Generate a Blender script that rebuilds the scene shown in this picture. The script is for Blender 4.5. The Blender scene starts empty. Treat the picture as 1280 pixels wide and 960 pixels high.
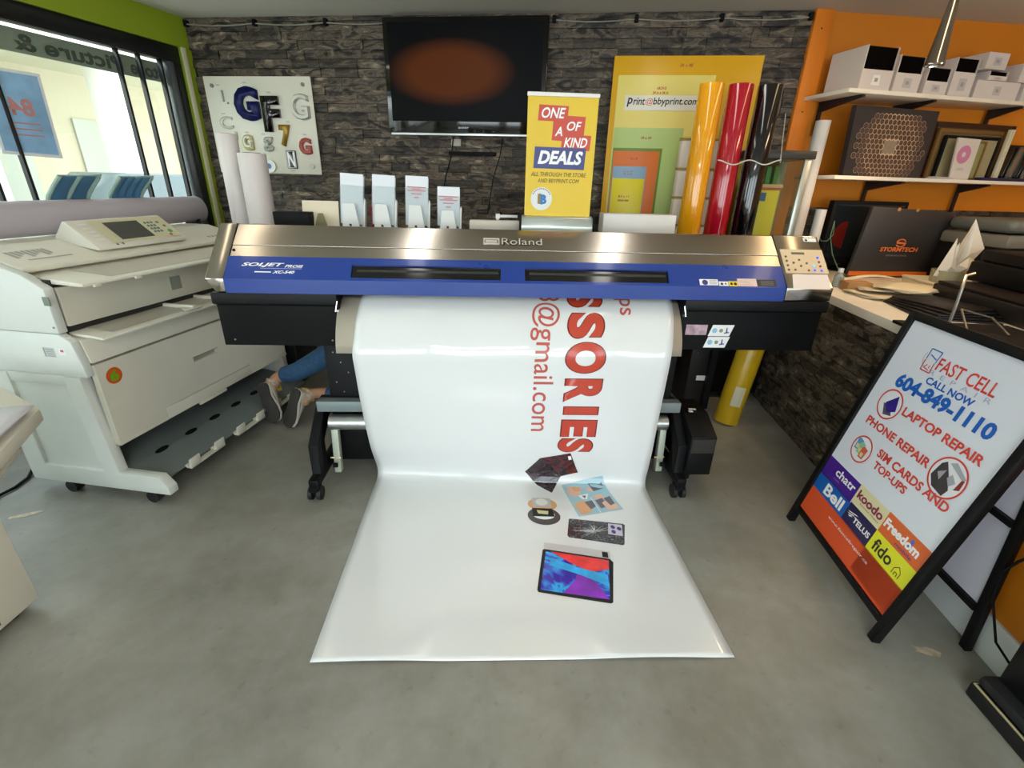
import bpy, bmesh, math, random, bisect
from mathutils import Matrix, Vector
random.seed(11)
R=math.radians
SC=bpy.context.scene; COL=SC.collection
# ---------------------------------------------------------------- camera
H=1.42; PITCH=R(23.08); ROLL=R(1.574)
cam=bpy.data.cameras.new('camera'); co=bpy.data.objects.new('camera',cam); COL.objects.link(co)
fw=Vector((0,math.cos(PITCH),-math.sin(PITCH))); up0=Vector((0,math.sin(PITCH),math.cos(PITCH))); rt0=Vector((1,0,0))
rt=rt0*math.cos(ROLL)+up0*math.sin(ROLL); upv=up0*math.cos(ROLL)-rt0*math.sin(ROLL)
m=Matrix((rt,upv,-fw)).transposed().to_4x4(); m.translation=(0,0,H); co.matrix_world=m
cam.sensor_fit='HORIZONTAL'; cam.sensor_width=36; cam.lens=36*588/1280; cam.clip_start=.02; cam.clip_end=200
SC.camera=co
# ---------------------------------------------------------------- world (overcast daylight), lamps, exposure
wd=bpy.data.worlds.new('world'); SC.world=wd; wd.use_nodes=True
nt=wd.node_tree; bg=nt.nodes['Background']
tc=nt.nodes.new('ShaderNodeTexCoord'); sx=nt.nodes.new('ShaderNodeSeparateXYZ'); rp=nt.nodes.new('ShaderNodeValToRGB')
nt.links.new(tc.outputs['Generated'],sx.inputs[0]); nt.links.new(sx.outputs['Z'],rp.inputs[0]); nt.links.new(rp.outputs[0],bg.inputs[0])
rp.color_ramp.elements[0].position=0; rp.color_ramp.elements[0].color=(.86,.92,1,1)
rp.color_ramp.elements[1].position=1; rp.color_ramp.elements[1].color=(.72,.85,1,1)
bg.inputs[1].default_value=6
SC.view_settings.view_transform='Standard'; SC.view_settings.look='None'; SC.view_settings.gamma=1
SC.view_settings.use_curve_mapping=False; SC.view_settings.exposure=0.14
def lamp(name,loc,rot,kind,energy,color,size=(1,1),**k):
    l=bpy.data.lights.new(name,kind); l.energy=energy; l.color=color
    if kind=='AREA': l.shape='RECTANGLE'; l.size,l.size_y=size
    o=bpy.data.objects.new(name,l); o.location=loc; o.rotation_euler=rot; COL.objects.link(o)
    for a,b in k.items(): setattr(l,a,b)
    return o
# ---------------------------------------------------------------- materials
def lin(h):
    h=h.lstrip('#'); c=[int(h[i:i+2],16)/255 for i in (0,2,4)]
    return tuple(x/12.92 if x<=.04045 else ((x+.055)/1.055)**2.4 for x in c)+(1,)
MATS={}
def mat(name,col,rough=.5,metal=0,var=0,scale=8,bump=0,bscale=60,coat=0,emit=0,trans=0,stretch=None,rvar=0,alpha=1,spec=.5,aniso=0):
    if name in MATS: return MATS[name]
    m=bpy.data.materials.new(name); m.use_nodes=True; n=m.node_tree; b=n.nodes['Principled BSDF']; L=n.links.new
    c=lin(col) if isinstance(col,str) else col
    b.inputs['Base Color'].default_value=c; b.inputs['Roughness'].default_value=rough; b.inputs['Metallic'].default_value=metal
    b.inputs['Coat Weight'].default_value=coat; b.inputs['Coat Roughness'].default_value=.08; b.inputs['Specular IOR Level'].default_value=spec
    b.inputs['Transmission Weight'].default_value=trans; b.inputs['Alpha'].default_value=alpha
    if aniso: b.inputs['Anisotropic'].default_value=aniso
    if emit: b.inputs['Emission Color'].default_value=c; b.inputs['Emission Strength'].default_value=emit
    if var or bump or rvar:
        t=n.nodes.new('ShaderNodeTexCoord'); mp=n.nodes.new('ShaderNodeMapping'); L(t.outputs['Object'],mp.inputs[0])
        if stretch: mp.inputs['Scale'].default_value=stretch
    if var or rvar:
        ns=n.nodes.new('ShaderNodeTexNoise'); ns.inputs['Scale'].default_value=scale; ns.inputs['Detail'].default_value=5
        L(mp.outputs[0],ns.inputs['Vector'])
    if var:
        r=n.nodes.new('ShaderNodeMapRange'); r.inputs[1].default_value=.25; r.inputs[2].default_value=.75; r.inputs[3].default_value=1-var; r.inputs[4].default_value=1+var
        L(ns.outputs[0],r.inputs[0])
        mx=n.nodes.new('ShaderNodeVectorMath'); mx.operation='SCALE'; mx.inputs[0].default_value=c[:3]; L(r.outputs[0],mx.inputs['Scale']); L(mx.outputs[0],b.inputs['Base Color'])
    if rvar:
        r=n.nodes.new('ShaderNodeMapRange'); r.inputs[1].default_value=.25; r.inputs[2].default_value=.75; r.inputs[3].default_value=rough-rvar; r.inputs[4].default_value=rough+rvar
        L(ns.outputs[0],r.inputs[0]); L(r.outputs[0],b.inputs['Roughness'])
    if bump:
        nb=n.nodes.new('ShaderNodeTexNoise'); nb.inputs['Scale'].default_value=bscale; nb.inputs['Detail'].default_value=3; L(mp.outputs[0],nb.inputs['Vector'])
        bp=n.nodes.new('ShaderNodeBump'); bp.inputs['Strength'].default_value=bump; bp.inputs['Distance'].default_value=.004; L(nb.outputs[0],bp.inputs['Height']); L(bp.outputs[0],b.inputs['Normal'])
    MATS[name]=m; return m
def glass(name,tint=(1,1,1,1),refl=.08,rough=.02,trans_w=1.0):
    m=bpy.data.materials.new(name); m.use_nodes=True; n=m.node_tree; n.nodes.clear()
    o=n.nodes.new('ShaderNodeOutputMaterial'); a=n.nodes.new('ShaderNodeBsdfTransparent'); g=n.nodes.new('ShaderNodeBsdfGlossy'); x=n.nodes.new('ShaderNodeMixShader')
    a.inputs[0].default_value=tint; g.inputs['Roughness'].default_value=rough
    f=n.nodes.new('ShaderNodeLayerWeight'); f.inputs[0].default_value=refl*2; mr=n.nodes.new('ShaderNodeMapRange'); mr.inputs[3].default_value=refl*.5; mr.inputs[4].default_value=.7
    n.links.new(f.outputs['Facing'],mr.inputs[0]); mr.inputs[1].default_value=.0; mr.inputs[2].default_value=1.0
    pw=n.nodes.new('ShaderNodeMath'); pw.operation='POWER'; pw.inputs[1].default_value=4; n.links.new(f.outputs['Facing'],pw.inputs[0]); n.links.new(pw.outputs[0],mr.inputs[0])
    n.links.new(mr.outputs[0],x.inputs[0]); n.links.new(a.outputs[0],x.inputs[1]); n.links.new(g.outputs[0],x.inputs[2]); n.links.new(x.outputs[0],o.inputs[0])
    MATS[name]=m; return m
# ---------------------------------------------------------------- geometry helpers
class G:
    def __init__(s,M=None): s.bm=bmesh.new(); s.M=M or Matrix()
    def v(s,p): return s.bm.verts.new(s.M@Vector(p))
    def f(s,vs,mi=0):
        try: fc=s.bm.faces.new(vs); fc.material_index=mi; return fc
        except ValueError: return None
    def box(s,x0,x1,y0,y1,z0,z1,mi=0,bev=0,seg=2,M=None):
        M=M or Matrix(); T=s.M@M
        vs=[s.bm.verts.new(T@Vector((x,y,z))) for z in (z0,z1) for x,y in ((x0,y0),(x1,y0),(x1,y1),(x0,y1))]
        fs=[s.f([vs[i] for i in q],mi) for q in ((3,2,1,0),(4,5,6,7),(0,1,5,4),(1,2,6,5),(2,3,7,6),(3,0,4,7))]
        if bev:
            es={e for f in fs if f for e in f.edges}
            r=bmesh.ops.bevel(s.bm,geom=list(es),offset=bev,segments=seg,affect='EDGES',profile=.5)
            for f in r['faces']: f.material_index=mi
        return s
    def prism(s,pts,a0,a1,axis='x',mi=0,bev=0,M=None,seg=2):
        T=s.M@(M or Matrix())
        def P(p,a):
            return Vector({'x':(a,p[0],p[1]),'y':(p[0],a,p[1]),'z':(p[0],p[1],a)}[axis])
        A=[s.bm.verts.new(T@P(p,a0)) for p in pts]; B=[s.bm.verts.new(T@P(p,a1)) for p in pts]; n=len(pts)
        fs=[s.f(A,mi),s.f(B[::-1],mi)]+[s.f([A[i],B[i],B[(i+1)%n],A[(i+1)%n]],mi) for i in range(n)]
        fs=[f for f in fs if f]
        bmesh.ops.recalc_face_normals(s.bm,faces=fs)
        if bev:
            es={e for f in fs for e in f.edges}
            r=bmesh.ops.bevel(s.bm,geom=list(es),offset=bev,segments=seg,affect='EDGES',profile=.5)
            for f in r['faces']: f.material_index=mi
        return s
    def cyl(s,p0,p1,r0,r1=None,n=16,mi=0,caps=True,M=None):
        r1=r0 if r1 is None else r1; T=s.M@(M or Matrix()); p0=Vector(p0);p1=Vector(p1); d=(p1-p0).normalized()
        a=d.orthogonal().normalized(); b=d.cross(a)
        A=[];B=[]
        for i in range(n):
            t=2*math.pi*i/n; o=a*math.cos(t)+b*math.sin(t)
            A.append(s.bm.verts.new(T@(p0+o*r0))); B.append(s.bm.verts.new(T@(p1+o*r1)))
        for i in range(n): s.f([A[i],A[(i+1)%n],B[(i+1)%n],B[i]],mi)
        if caps: s.f(A[::-1],mi); s.f(B,mi)
        return s
    def lathe(s,c,prof,n=24,mi=0,M=None,closed=False):
        T=s.M@(M or Matrix()); c=Vector(c); rings=[]
        for r,z in prof:
            rings.append([s.bm.verts.new(T@(c+Vector((r*math.cos(2*math.pi*i/n),r*math.sin(2*math.pi*i/n),z)))) for i in range(n)])
        for a,b in zip(rings,rings[1:]):
            for i in range(n): s.f([a[i],a[(i+1)%n],b[(i+1)%n],b[i]],mi)
        if closed: s.f(rings[0][::-1],mi); s.f(rings[-1],mi)
        return s
    def tube(s,pts,r,n=8,mi=0,M=None,caps=True):
        T=s.M@(M or Matrix()); P=[Vector(p) for p in pts]; rings=[]; pa=None
        for i,p in enumerate(P):
            d=(P[min(i+1,len(P)-1)]-P[max(i-1,0)]).normalized()
            a=(d.orthogonal() if pa is None else pa-d*pa.dot(d)).normalized(); pa=a; b=d.cross(a)
            rr=r[i] if isinstance(r,(list,tuple)) else r
            rings.append([s.bm.verts.new(T@(p+(a*math.cos(2*math.pi*k/n)+b*math.sin(2*math.pi*k/n))*rr)) for k in range(n)])
        for a,b in zip(rings,rings[1:]):
            for k in range(n): s.f([a[k],a[(k+1)%n],b[(k+1)%n],b[k]],mi)
        if caps: s.f(rings[0][::-1],mi); s.f(rings[-1],mi)
        return s
    def quad(s,*p,mi=0):
        s.f([s.v(q) for q in p],mi); return s
    def poly(s,pts,mi=0): s.f([s.v(q) for q in pts],mi); return s
    def sheet(s,grid,mi=0,closed=False):
        V=[[s.v(p) for p in row] for row in grid]
        for a,b in zip(V,V[1:]):
            for i in range(len(a)-1): s.f([a[i],a[i+1],b[i+1],b[i]],mi)
        return s
def obj(name,g,mats,parent=None,smooth=35,label=None,keep=False,solid=0):
    bm=g.bm
    if not keep: bmesh.ops.recalc_face_normals(bm,faces=bm.faces[:])
    me=bpy.data.meshes.new(name); bm.to_mesh(me); bm.free()
    for m_ in (mats if isinstance(mats,(list,tuple)) else [mats]): me.materials.append(m_)
    if smooth:
        me.polygons.foreach_set('use_smooth',[True]*len(me.polygons)); me.set_sharp_from_angle(angle=R(smooth))
    o=bpy.data.objects.new(name,me); COL.objects.link(o)
    if parent: o.parent=parent
    if label: o['label']=label
    if solid:
        md=o.modifiers.new('solid','SOLIDIFY'); md.thickness=solid; md.offset=0
    return o
def root(name,label,cat,loc=(0,0,0),rz=0,group=None,kind=None,rot=None):
    o=bpy.data.objects.new(name,None); COL.objects.link(o); o.empty_display_size=.05
    o.location=loc; o.rotation_euler=rot if rot else (0,0,R(rz))
    if label: o['label']=label
    if cat: o['category']=cat
    if group: o['group']=group
    if kind: o['kind']=kind
    return o
def tag(o,label,cat,group=None,kind=None):
    o['label']=label; o['category']=cat
    if group: o['group']=group
    if kind: o['kind']=kind
    return o
def place(o,loc,rz=0,rot=None):
    o.location=loc; o.rotation_euler=rot if rot else (0,0,R(rz)); return o
def copy_tree(o,label=None,parent=None):
    c=o.copy(); COL.objects.link(c); c.parent=parent
    if label: c['label']=label
    for ch in list(o.children): copy_tree(ch,None,c)
    return c
# text -------------------------------------------------------------------
def tbm(body,bold=0,shear=0,res=3):
    cu=bpy.data.curves.new('t','FONT'); cu.body=body; cu.size=1; cu.offset=bold; cu.shear=shear; cu.resolution_u=res
    ob=bpy.data.objects.new('t',cu); COL.objects.link(ob)
    dg=bpy.context.evaluated_depsgraph_get(); me=bpy.data.meshes.new_from_object(ob.evaluated_get(dg))
    bm=bmesh.new(); bm.from_mesh(me); bpy.data.objects.remove(ob); bpy.data.curves.remove(cu); bpy.data.meshes.remove(me)
    return bm
def bounds(bm):
    xs=[v.co.x for v in bm.verts]; ys=[v.co.y for v in bm.verts]; return min(xs),max(xs),min(ys),max(ys)
def text(parent,body,M,x,y,w,h,material,bold=.0,shear=0,mirror=False,align='l',ex=0,name='lettering',keepasp=False,spin=0):
    """write body so that its inked box is x..x+w, y..y+h in the plane given by M"""
    bm=tbm(body,bold,shear)
    if not bm.verts: return None
    a,b,c,d=bounds(bm); sx_=w/max(b-a,1e-6); sy_=h/max(d-c,1e-6)
    for v in bm.verts:
        px=(v.co.x-a)*sx_; py=(v.co.y-c)*sy_
        if mirror: px=w-px
        v.co=M@Vector((x+px,y+py,0.0006))
    if ex:
        r=bmesh.ops.extrude_face_region(bm,geom=bm.faces[:]); nrm=(M.to_3x3()@Vector((0,0,1))).normalized()
        for v in [e for e in r['geom'] if isinstance(e,bmesh.types.BMVert)]: v.co+=nrm*ex
    me=bpy.data.meshes.new(name); bm.to_mesh(me); bm.free(); me.materials.append(material)
    o=bpy.data.objects.new(name,me); COL.objects.link(o); o.parent=parent; return o
def PM(o,xa,ya):
    """plane matrix: origin, x axis, y axis (z = towards viewer)"""
    xa=Vector(xa).normalized(); ya=Vector(ya).normalized(); za=xa.cross(ya)
    m_=Matrix((xa,ya,za)).transposed().to_4x4(); m_.translation=o; return m_
def rect(g,M,x0,y0,x1,y1,z=.0004,mi=0):
    g.f([g.bm.verts.new(M@Vector(p)) for p in ((x0,y0,z),(x1,y0,z),(x1,y1,z),(x0,y1,z))],mi)
def disc(g,M,x,y,r,z=.0004,mi=0,n=28,r2=None,a0=0,a1=360):
    full=abs(a1-a0)>=360; k=n if full else n+1
    if r2 is None:
        g.f([g.bm.verts.new(M@Vector((x+r*math.cos(R(a0+(a1-a0)*i/n)),y+r*math.sin(R(a0+(a1-a0)*i/n)),z))) for i in range(k)],mi); return
    A=[];B=[]
    for i in range(k):
        t=R(a0+(a1-a0)*i/n); A.append(g.bm.verts.new(M@Vector((x+r*math.cos(t),y+r*math.sin(t),z)))); B.append(g.bm.verts.new(M@Vector((x+r2*math.cos(t),y+r2*math.sin(t),z))))
    for i in range(n): g.f([A[i],A[(i+1)%k],B[(i+1)%k],B[i]],mi)
def ppoly(g,M,pts,z=.0005,mi=0): g.f([g.bm.verts.new(M@Vector((p[0],p[1],z))) for p in pts],mi)

# shared materials
white_plastic=mat('copier_plastic','#d9d6c6',.42,bump=.02,var=.03)
cool_plastic=mat('copier_side_plastic','#d3d8d2',.45,var=.03)
black_metal=mat('black_powdercoat','#0b0c0e',.5,bump=.08,bscale=300,spec=.25)
black_gloss=mat('black_gloss','#050506',.08,coat=.5)
black_matte=mat('black_matte','#0c0c0e',.7,spec=.2)
rubber=mat('rubber','#17181a',.6)
paper=mat('white_paper','#e9eaea',.6)
paper2=mat('cream_paper','#dccfb6',.7,var=.05)
white_lam=mat('white_laminate','#e8dfce',.35,var=.03)
steel=mat('brushed_steel','#b3aca2',.2,1,var=.04,scale=40,stretch=(1,60,60),rvar=.03)
alu=mat('aluminium','#c9cdd0',.3,1)
chrome=mat('chrome','#e6e6e6',.06,1)
blue_paint=mat('blue_paint','#1a3c8e',.3,coat=.4,rvar=.03)
white_ink=mat('white_ink','#f4f4f4',.5)
black_ink=mat('black_ink','#141414',.6)
red_ink=mat('red_ink','#c14431',.3,coat=.3)
darkred_edge=mat('maroon_ink','#6d2018',.3,coat=.3)
sign_red=mat('sign_red','#d8483a',.35)
sign_blue=mat('sign_blue','#1f62bd',.35)
grey_ink=mat('grey_ink','#8f8f8f',.6)
cardboard=mat('cardboard','#a87a4c',.8,var=.06)
# ================================================================ SETTING
CEIL=2.45
def stone_mat():
    m=bpy.data.materials.new('ledger_stone'); m.use_nodes=True; n=m.node_tree; b=n.nodes['Principled BSDF']; L=n.links.new
    t=n.nodes.new('ShaderNodeTexCoord'); g=n.nodes.new('ShaderNodeNewGeometry')
    mp=n.nodes.new('ShaderNodeMapping'); L(g.outputs['Position'],mp.inputs[0]); mp.inputs['Scale'].default_value=(1,1,3.0)
    at=n.nodes.new('ShaderNodeAttribute'); at.attribute_name='tone'
    w=n.nodes.new('ShaderNodeTexNoise'); w.inputs['Scale'].default_value=6; w.inputs['Detail'].default_value=9; w.inputs['Distortion'].default_value=1.6; L(mp.outputs[0],w.inputs['Vector'])
    r=n.nodes.new('ShaderNodeValToRGB'); L(w.outputs[0],r.inputs[0]); e=r.color_ramp.elements
    e[0].position=.33; e[0].color=lin('#0f0c0a'); e[1].position=.72; e[1].color=lin('#8d7e69')
    x=e.new(.44); x.color=lin('#2f2923'); x=e.new(.50); x.color=lin('#5f5344'); x=e.new(.56); x.color=lin('#3b342c')
    mx=n.nodes.new('ShaderNodeVectorMath'); mx.operation='SCALE'; L(r.outputs[0],mx.inputs[0]); L(at.outputs['Fac'],mx.inputs['Scale']); L(mx.outputs[0],b.inputs['Base Color'])
    bp=n.nodes.new('ShaderNodeBump'); bp.inputs['Strength'].default_value=.9; bp.inputs['Distance'].default_value=.006; L(w.outputs[0],bp.inputs['Height']); L(bp.outputs[0],b.inputs['Normal'])
    b.inputs['Roughness'].default_value=.62
    return m
STONE=stone_mat(); grout=mat('stone_joint','#14120f',.9)
def stone_bm(bm,x0,x1,z0,z1,d,tone,rng,lay,back=0.0):
    """one split-faced stone: back at y=back, face at y=-d (rough), 22 triangles"""
    nx=3; V=[]
    for i in range(nx+1):
        col=[]
        for k in range(3):
            x=x0+(x1-x0)*i/nx; z=z0+(z1-z0)*k/2; y=-d
            if 0<i<nx: x+=rng.uniform(-.1,.1)*(x1-x0)
            if k==1: y-=rng.uniform(0,.006)
            y+=rng.uniform(-.002,.003)
            col.append(bm.verts.new((x,y,z)))
        V.append(col)
    fs=[]
    for i in range(nx):
        for k in range(2): fs.append(bm.faces.new((V[i][k],V[i+1][k],V[i+1][k+1],V[i][k+1])))
    B=[bm.verts.new((x0,back,z0)),bm.verts.new((x1,back,z0)),bm.verts.new((x1,back,z1)),bm.verts.new((x0,back,z1))]
    fs.append(bm.faces.new([B[0],B[1]]+[V[i][0] for i in range(nx,-1,-1)]))
    fs.append(bm.faces.new([V[i][2] for i in range(nx+1)]+[B[2],B[3]]))
    fs.append(bm.faces.new([V[0][0],V[0][1],V[0][2],B[3],B[0]]))
    fs.append(bm.faces.new([V[nx][2],V[nx][1],V[nx][0],B[1],B[2]]))
    for f in fs:
        for lp in f.loops: lp[lay]=(tone,tone,tone,1)
def mk_stone_mesh(x0,x1,z0,z1,d,tone,rng):
    bm=bmesh.new(); lay=bm.loops.layers.float_color.new('tone'); stone_bm(bm,x0,x1,z0,z1,d,tone,rng,lay)
    me=bpy.data.meshes.new('stone'); bm.to_mesh(me); bm.free(); me.materials.append(STONE); return me
rng=random.Random(5)
ROWH=.055
STM=[mk_stone_mesh(0,1,0,1,rng.uniform(.012,.026),rng.uniform(.5,1.5),rng) for i in range(18)]
def stone_field(parent,W,z0,z1,rowh,important,maxn=300,lmin=.10,lmax=.36,seed=1,skip=None):
    r=random.Random(seed); L=[]; z=z0; k=0
    while z<z1-.01:
        zz=min(z+rowh,z1); x=-r.uniform(0,.2)
        while x<W-.02:
            w=r.uniform(lmin,lmax); a=max(x,0); b=min(x+w,W)
            if W-b<.05: b=W
            if b-a>.03: L.append((a,b,z,zz))
            x=b if b>a else x+w
            if b>=W: break
        z=zz
    L.sort(key=lambda s:-important(s)); g=.0013
    ind=[s for s in L if important(s)>0][:maxn]; rest=[s for s in L if s not in set(ind)]
    for (a,b,c,d) in ind:
        me=r.choice(STM); o=bpy.data.objects.new('stone',me); COL.objects.link(o); o.parent=parent
        o.location=(a+g,0,c+g); o.scale=(b-a-2*g,1,d-c-2*g)
    if rest:
        bm=bmesh.new(); lay=bm.loops.layers.float_color.new('tone')
        for (a,b,c,d) in rest: stone_bm(bm,a+g,b-g,c+g,d-g,r.uniform(.012,.026),r.uniform(.5,1.5),r,lay)
        me=bpy.data.meshes.new('small_stones'); bm.to_mesh(me); bm.free(); me.materials.append(STONE)
        o=bpy.data.objects.new('small_stones',me); COL.objects.link(o); o.parent=parent; o['kind']='stuff'
def struct(o): o['kind']='structure'; return o
# floor -----------------------------------------------------------------
def floor_mat():
    m=bpy.data.materials.new('painted_concrete'); m.use_nodes=True; n=m.node_tree; b=n.nodes['Principled BSDF']; L=n.links.new
    t=n.nodes.new('ShaderNodeTexCoord')
    a=n.nodes.new('ShaderNodeTexNoise'); a.inputs['Scale'].default_value=1.6; a.inputs['Detail'].default_value=7; a.inputs['Roughness'].default_value=.6; L(t.outputs['Object'],a.inputs['Vector'])
    r=n.nodes.new('ShaderNodeValToRGB'); L(a.outputs[0],r.inputs[0]); e=r.color_ramp.elements
    e[0].position=.3; e[0].color=lin('#7b7b74'); e[1].position=.72; e[1].color=lin('#98978f')
    s=n.nodes.new('ShaderNodeTexNoise'); s.inputs['Scale'].default_value=26; s.inputs['Detail'].default_value=4; L(t.outputs['Object'],s.inputs['Vector'])
    s2=n.nodes.new('ShaderNodeValToRGB'); L(s.outputs[0],s2.inputs[0]); s2.color_ramp.elements[0].position=.28; s2.color_ramp.elements[0].color=(.55,.53,.48,1); s2.color_ramp.elements[1].position=.36; s2.color_ramp.elements[1].color=(1,1,1,1)
    mx=n.nodes.new('ShaderNodeMix'); mx.data_type='RGBA'; mx.blend_type='MULTIPLY'; mx.inputs[0].default_value=.3; L(r.outputs[0],mx.inputs[6]); L(s2.outputs[0],mx.inputs[7])
    a2=n.nodes.new('ShaderNodeTexNoise'); a2.inputs['Scale'].default_value=4.2; a2.inputs['Detail'].default_value=9; a2.inputs['Roughness'].default_value=.68; a2.inputs['Distortion'].default_value=.15; L(t.outputs['Object'],a2.inputs['Vector'])
    r3=n.nodes.new('ShaderNodeValToRGB'); L(a2.outputs[0],r3.inputs[0]); r3.color_ramp.elements[0].position=.36; r3.color_ramp.elements[0].color=(.80,.78,.72,1); r3.color_ramp.elements[1].position=.62; r3.color_ramp.elements[1].color=(1.08,1.09,1.08,1)
    m3=n.nodes.new('ShaderNodeMix'); m3.data_type='RGBA'; m3.blend_type='MULTIPLY'; m3.inputs[0].default_value=.8; L(mx.outputs[2],m3.inputs[6]); L(r3.outputs[0],m3.inputs[7])
    L(m3.outputs[2],b.inputs['Base Color'])
    q=n.nodes.new('ShaderNodeMapRange'); q.inputs[3].default_value=.28; q.inputs[4].default_value=.55; L(a.outputs[0],q.inputs[0]); L(q.outputs[0],b.inputs['Roughness'])
    bp=n.nodes.new('ShaderNodeBump'); bp.inputs['Strength'].default_value=.12; bp.inputs['Distance'].default_value=.003; L(s.outputs[0],bp.inputs['Height']); L(bp.outputs[0],b.inputs['Normal'])
    return m
FL=floor_mat()
PLAN=[(-5.05,-3.2),(4.6,-3.2),(4.6,4.0),(1.83,3.70),(-2.42,4.25)]   # a little past the walls
g=G(); g.prism([(-5.3,-3.3),(4.7,-3.3),(4.7,4.1),(1.9,3.8),(-2.5,4.3)],-.12,0,'z'); fl=struct(obj('floor',g,FL,smooth=0))
g=G(); 
pa=mat('floor_paint_chip','#bcae94',.6,var=.3,scale=40)
def blob(cx,cy,rx,ry,n,seed,rot=0):
    r=random.Random(seed); P=[]
    for i in range(n):
        t=2*math.pi*i/n; k=r.uniform(.65,1.1); x,y=rx*k*math.cos(t),ry*k*math.sin(t)
        P.append((cx+x*math.cos(rot)-y*math.sin(rot),cy+x*math.sin(rot)+y*math.cos(rot),.0012))
    return P
g.poly(blob(1.43,1.125,.05,.018,16,3,-.3)); g.poly(blob(-2.15,1.69,.07,.018,14,4,.5))
obj('worn_patch',g,pa,fl,smooth=0)
ceil_m=mat('ceiling_paint','#cfcbbf',.8,var=.02,scale=2)
g=G(); g.prism([(-5.3,-3.3),(4.7,-3.3),(4.7,4.1),(1.9,3.8),(-2.5,4.3)],CEIL,CEIL+.12,'z'); struct(obj('ceiling',g,ceil_m,smooth=0))
# back wall -----------------------------------------------------------------
WB=root('wall_back',None,None,(-2.42,4.11,0),-6.9,kind='structure')
g=G(); g.box(-.1,4.29,.0,.12,0,CEIL); obj('backing',g,grout,WB,smooth=0)
def imp(s):
    a,b,c,d=s
    if d<1.05: return 0
    if a>1.6 and b<2.55 and c>1.75 and d<2.38: return 0       # behind the television
    if a>3.1 and b<3.95 and d<2.15: return 0                   # behind the board
    if a>.12 and b<.9 and c>1.5 and d<2.05: return 0
    return (b-a)+ .02*d
stone_field(WB,4.28,0,CEIL,ROWH,imp,seed=4)
# left wall -----------------------------------------------------------------
LW=root('wall_left',None,None,(-2.42,4.11,0),-106.7,kind='structure')   # x runs towards the street side, y into the room
green=mat('lime_paint','#8a9e17',.6,var=.04,scale=3)
cream_wall=mat('pale_wall_paint','#cfcdbf',.7)
W1=(.09,3.1); W2=(3.35,7.0); SILL=.72; HEAD=2.26
g=G(); g.box(-.02,7.7,-.14,0,HEAD,CEIL); g.box(-.02,W1[0],-.14,0,0,HEAD); g.box(W1[1],W2[0],-.14,0,0,HEAD); g.box(W2[1],7.7,-.14,0,0,HEAD)
obj('painted_wall',g,green,LW,smooth=0)
g=G(); g.box(W1[0],W1[1],-.14,0,0,SILL); g.box(W2[0],W2[1],-.14,0,0,SILL); obj('lower_wall',g,cream_wall,LW,smooth=0)
g=G(); g.box(.055,.09,-.01,.012,.6,HEAD,bev=.003); obj('corner_bead',g,mat('bead','#c9c8a5',.6),LW)
clear=glass('window_glass',(.97,.99,.97,1))
def window(nm,x0,x1,bars):
    w=root(nm,None,None,(-2.42,4.11,0),-106.7,kind='structure')
    fm=mat('window_frame_black','#131416',.35)
    g=G(); g.box(x0,x1,-.1,-.02,HEAD-.10,HEAD,bev=.004); g.box(x0,x1,-.1,-.02,SILL,SILL+.07,bev=.004); g.box(x0,x0+.05,-.1,-.02,SILL+.07,HEAD-.10,bev=.004); g.box(x1-.05,x1,-.1,-.02,SILL+.07,HEAD-.10,bev=.004)
    obj('window_frame',g,fm,w)
    g=G(); g.box(x0+.052,x0+.10,-.085,-.03,SILL+.07,HEAD-.1,bev=.003); obj('sash_stile',g,mat('grey_aluminium','#6d7274',.35,.6),w)
    g=G(); g.box(x0+.05,x1-.05,-.064,-.058,SILL+.07,HEAD-.1); obj('pane',g,clear,w,smooth=0)
    for b in bars:
        g=G(); g.box(b-.008,b+.008,-.075,-.04,SILL+.07,HEAD-.1,bev=.002); obj('glazing_bar',g,fm,w)
    return w
w1=window('window_1',W1[0],W1[1],[.232,.385,.53,1.235,1.39,2.1,2.8])
g=G(); g.box(.205,.212,-.08,-.06,SILL+.07,HEAD-.1); obj('edge_strip',g,mat('bright_strip','#eef2f5',.3,.3),w1)
w2=window('window_2',W2[0],W2[1],[4.2,5.2,6.1])
# sign band and poster on the outside of the glass, seen from behind
band=mat('sign_band_film','#8d9486',.6)
M=PM((0,-.068,0),(-1,0,0),(0,0,1))     # text plane in window coordinates, seen from the room: screen right = towards the corner
wb=G(); wb.box(.15,3.0,-.135,-.13,2.03,2.15); wsb=obj('sign_band',wb,band,w1,smooth=0,label='grey sign band over the glass, its lettering seen from behind')
MB=PM((0,-.1285,0),(-1,0,0),(0,0,1)); bl=mat('band_letters','#4a5046',.6)
text(wsb,'Store',MB,-.40,2.045,.25,.085,bl,.03,mirror=True)
text(wsb,'Picture &',MB,-1.05,2.045,.60,.085,bl,.03,mirror=True)
text(wsb,'Frames',MB,-1.62,2.045,.5,.085,bl,.03,mirror=True)
po=root('window_poster','blue sky poster with a white border hanging in the left window, lettering seen from behind','poster',(-2.42,4.11,0),-106.7)
g=G(); g.prism([(1.03,1.49),(1.32,1.50),(1.30,1.925),(1.015,1.93)],-.055,-.052,'y'); obj('poster_sheet',g,mat('poster_white','#e8ecec',.6),po,smooth=0)
g=G(); g.prism([(1.045,1.508),(1.305,1.517),(1.287,1.91),(1.032,1.914)],-.0515,-.051,'y'); obj('poster_print',g,mat('poster_sky','#8fb9dc',.6,var=.3,scale=7),po,smooth=0)
text(po,'84',PM((0,-.0505,0),(-1,0,0),(0,0,1)),-1.22,1.70,.12,.09,mat('poster_coral','#c98a86',.6),.03,mirror=True)
g=G(); [rect(g,PM((0,-.0505,0),(-1,0,0),(0,0,1)),-1.25,1.60+.03*i,-1.09,1.607+.03*i,.0006) for i in range(3)]; obj('poster_line',g,MATS['poster_coral'],po,smooth=0)
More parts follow.
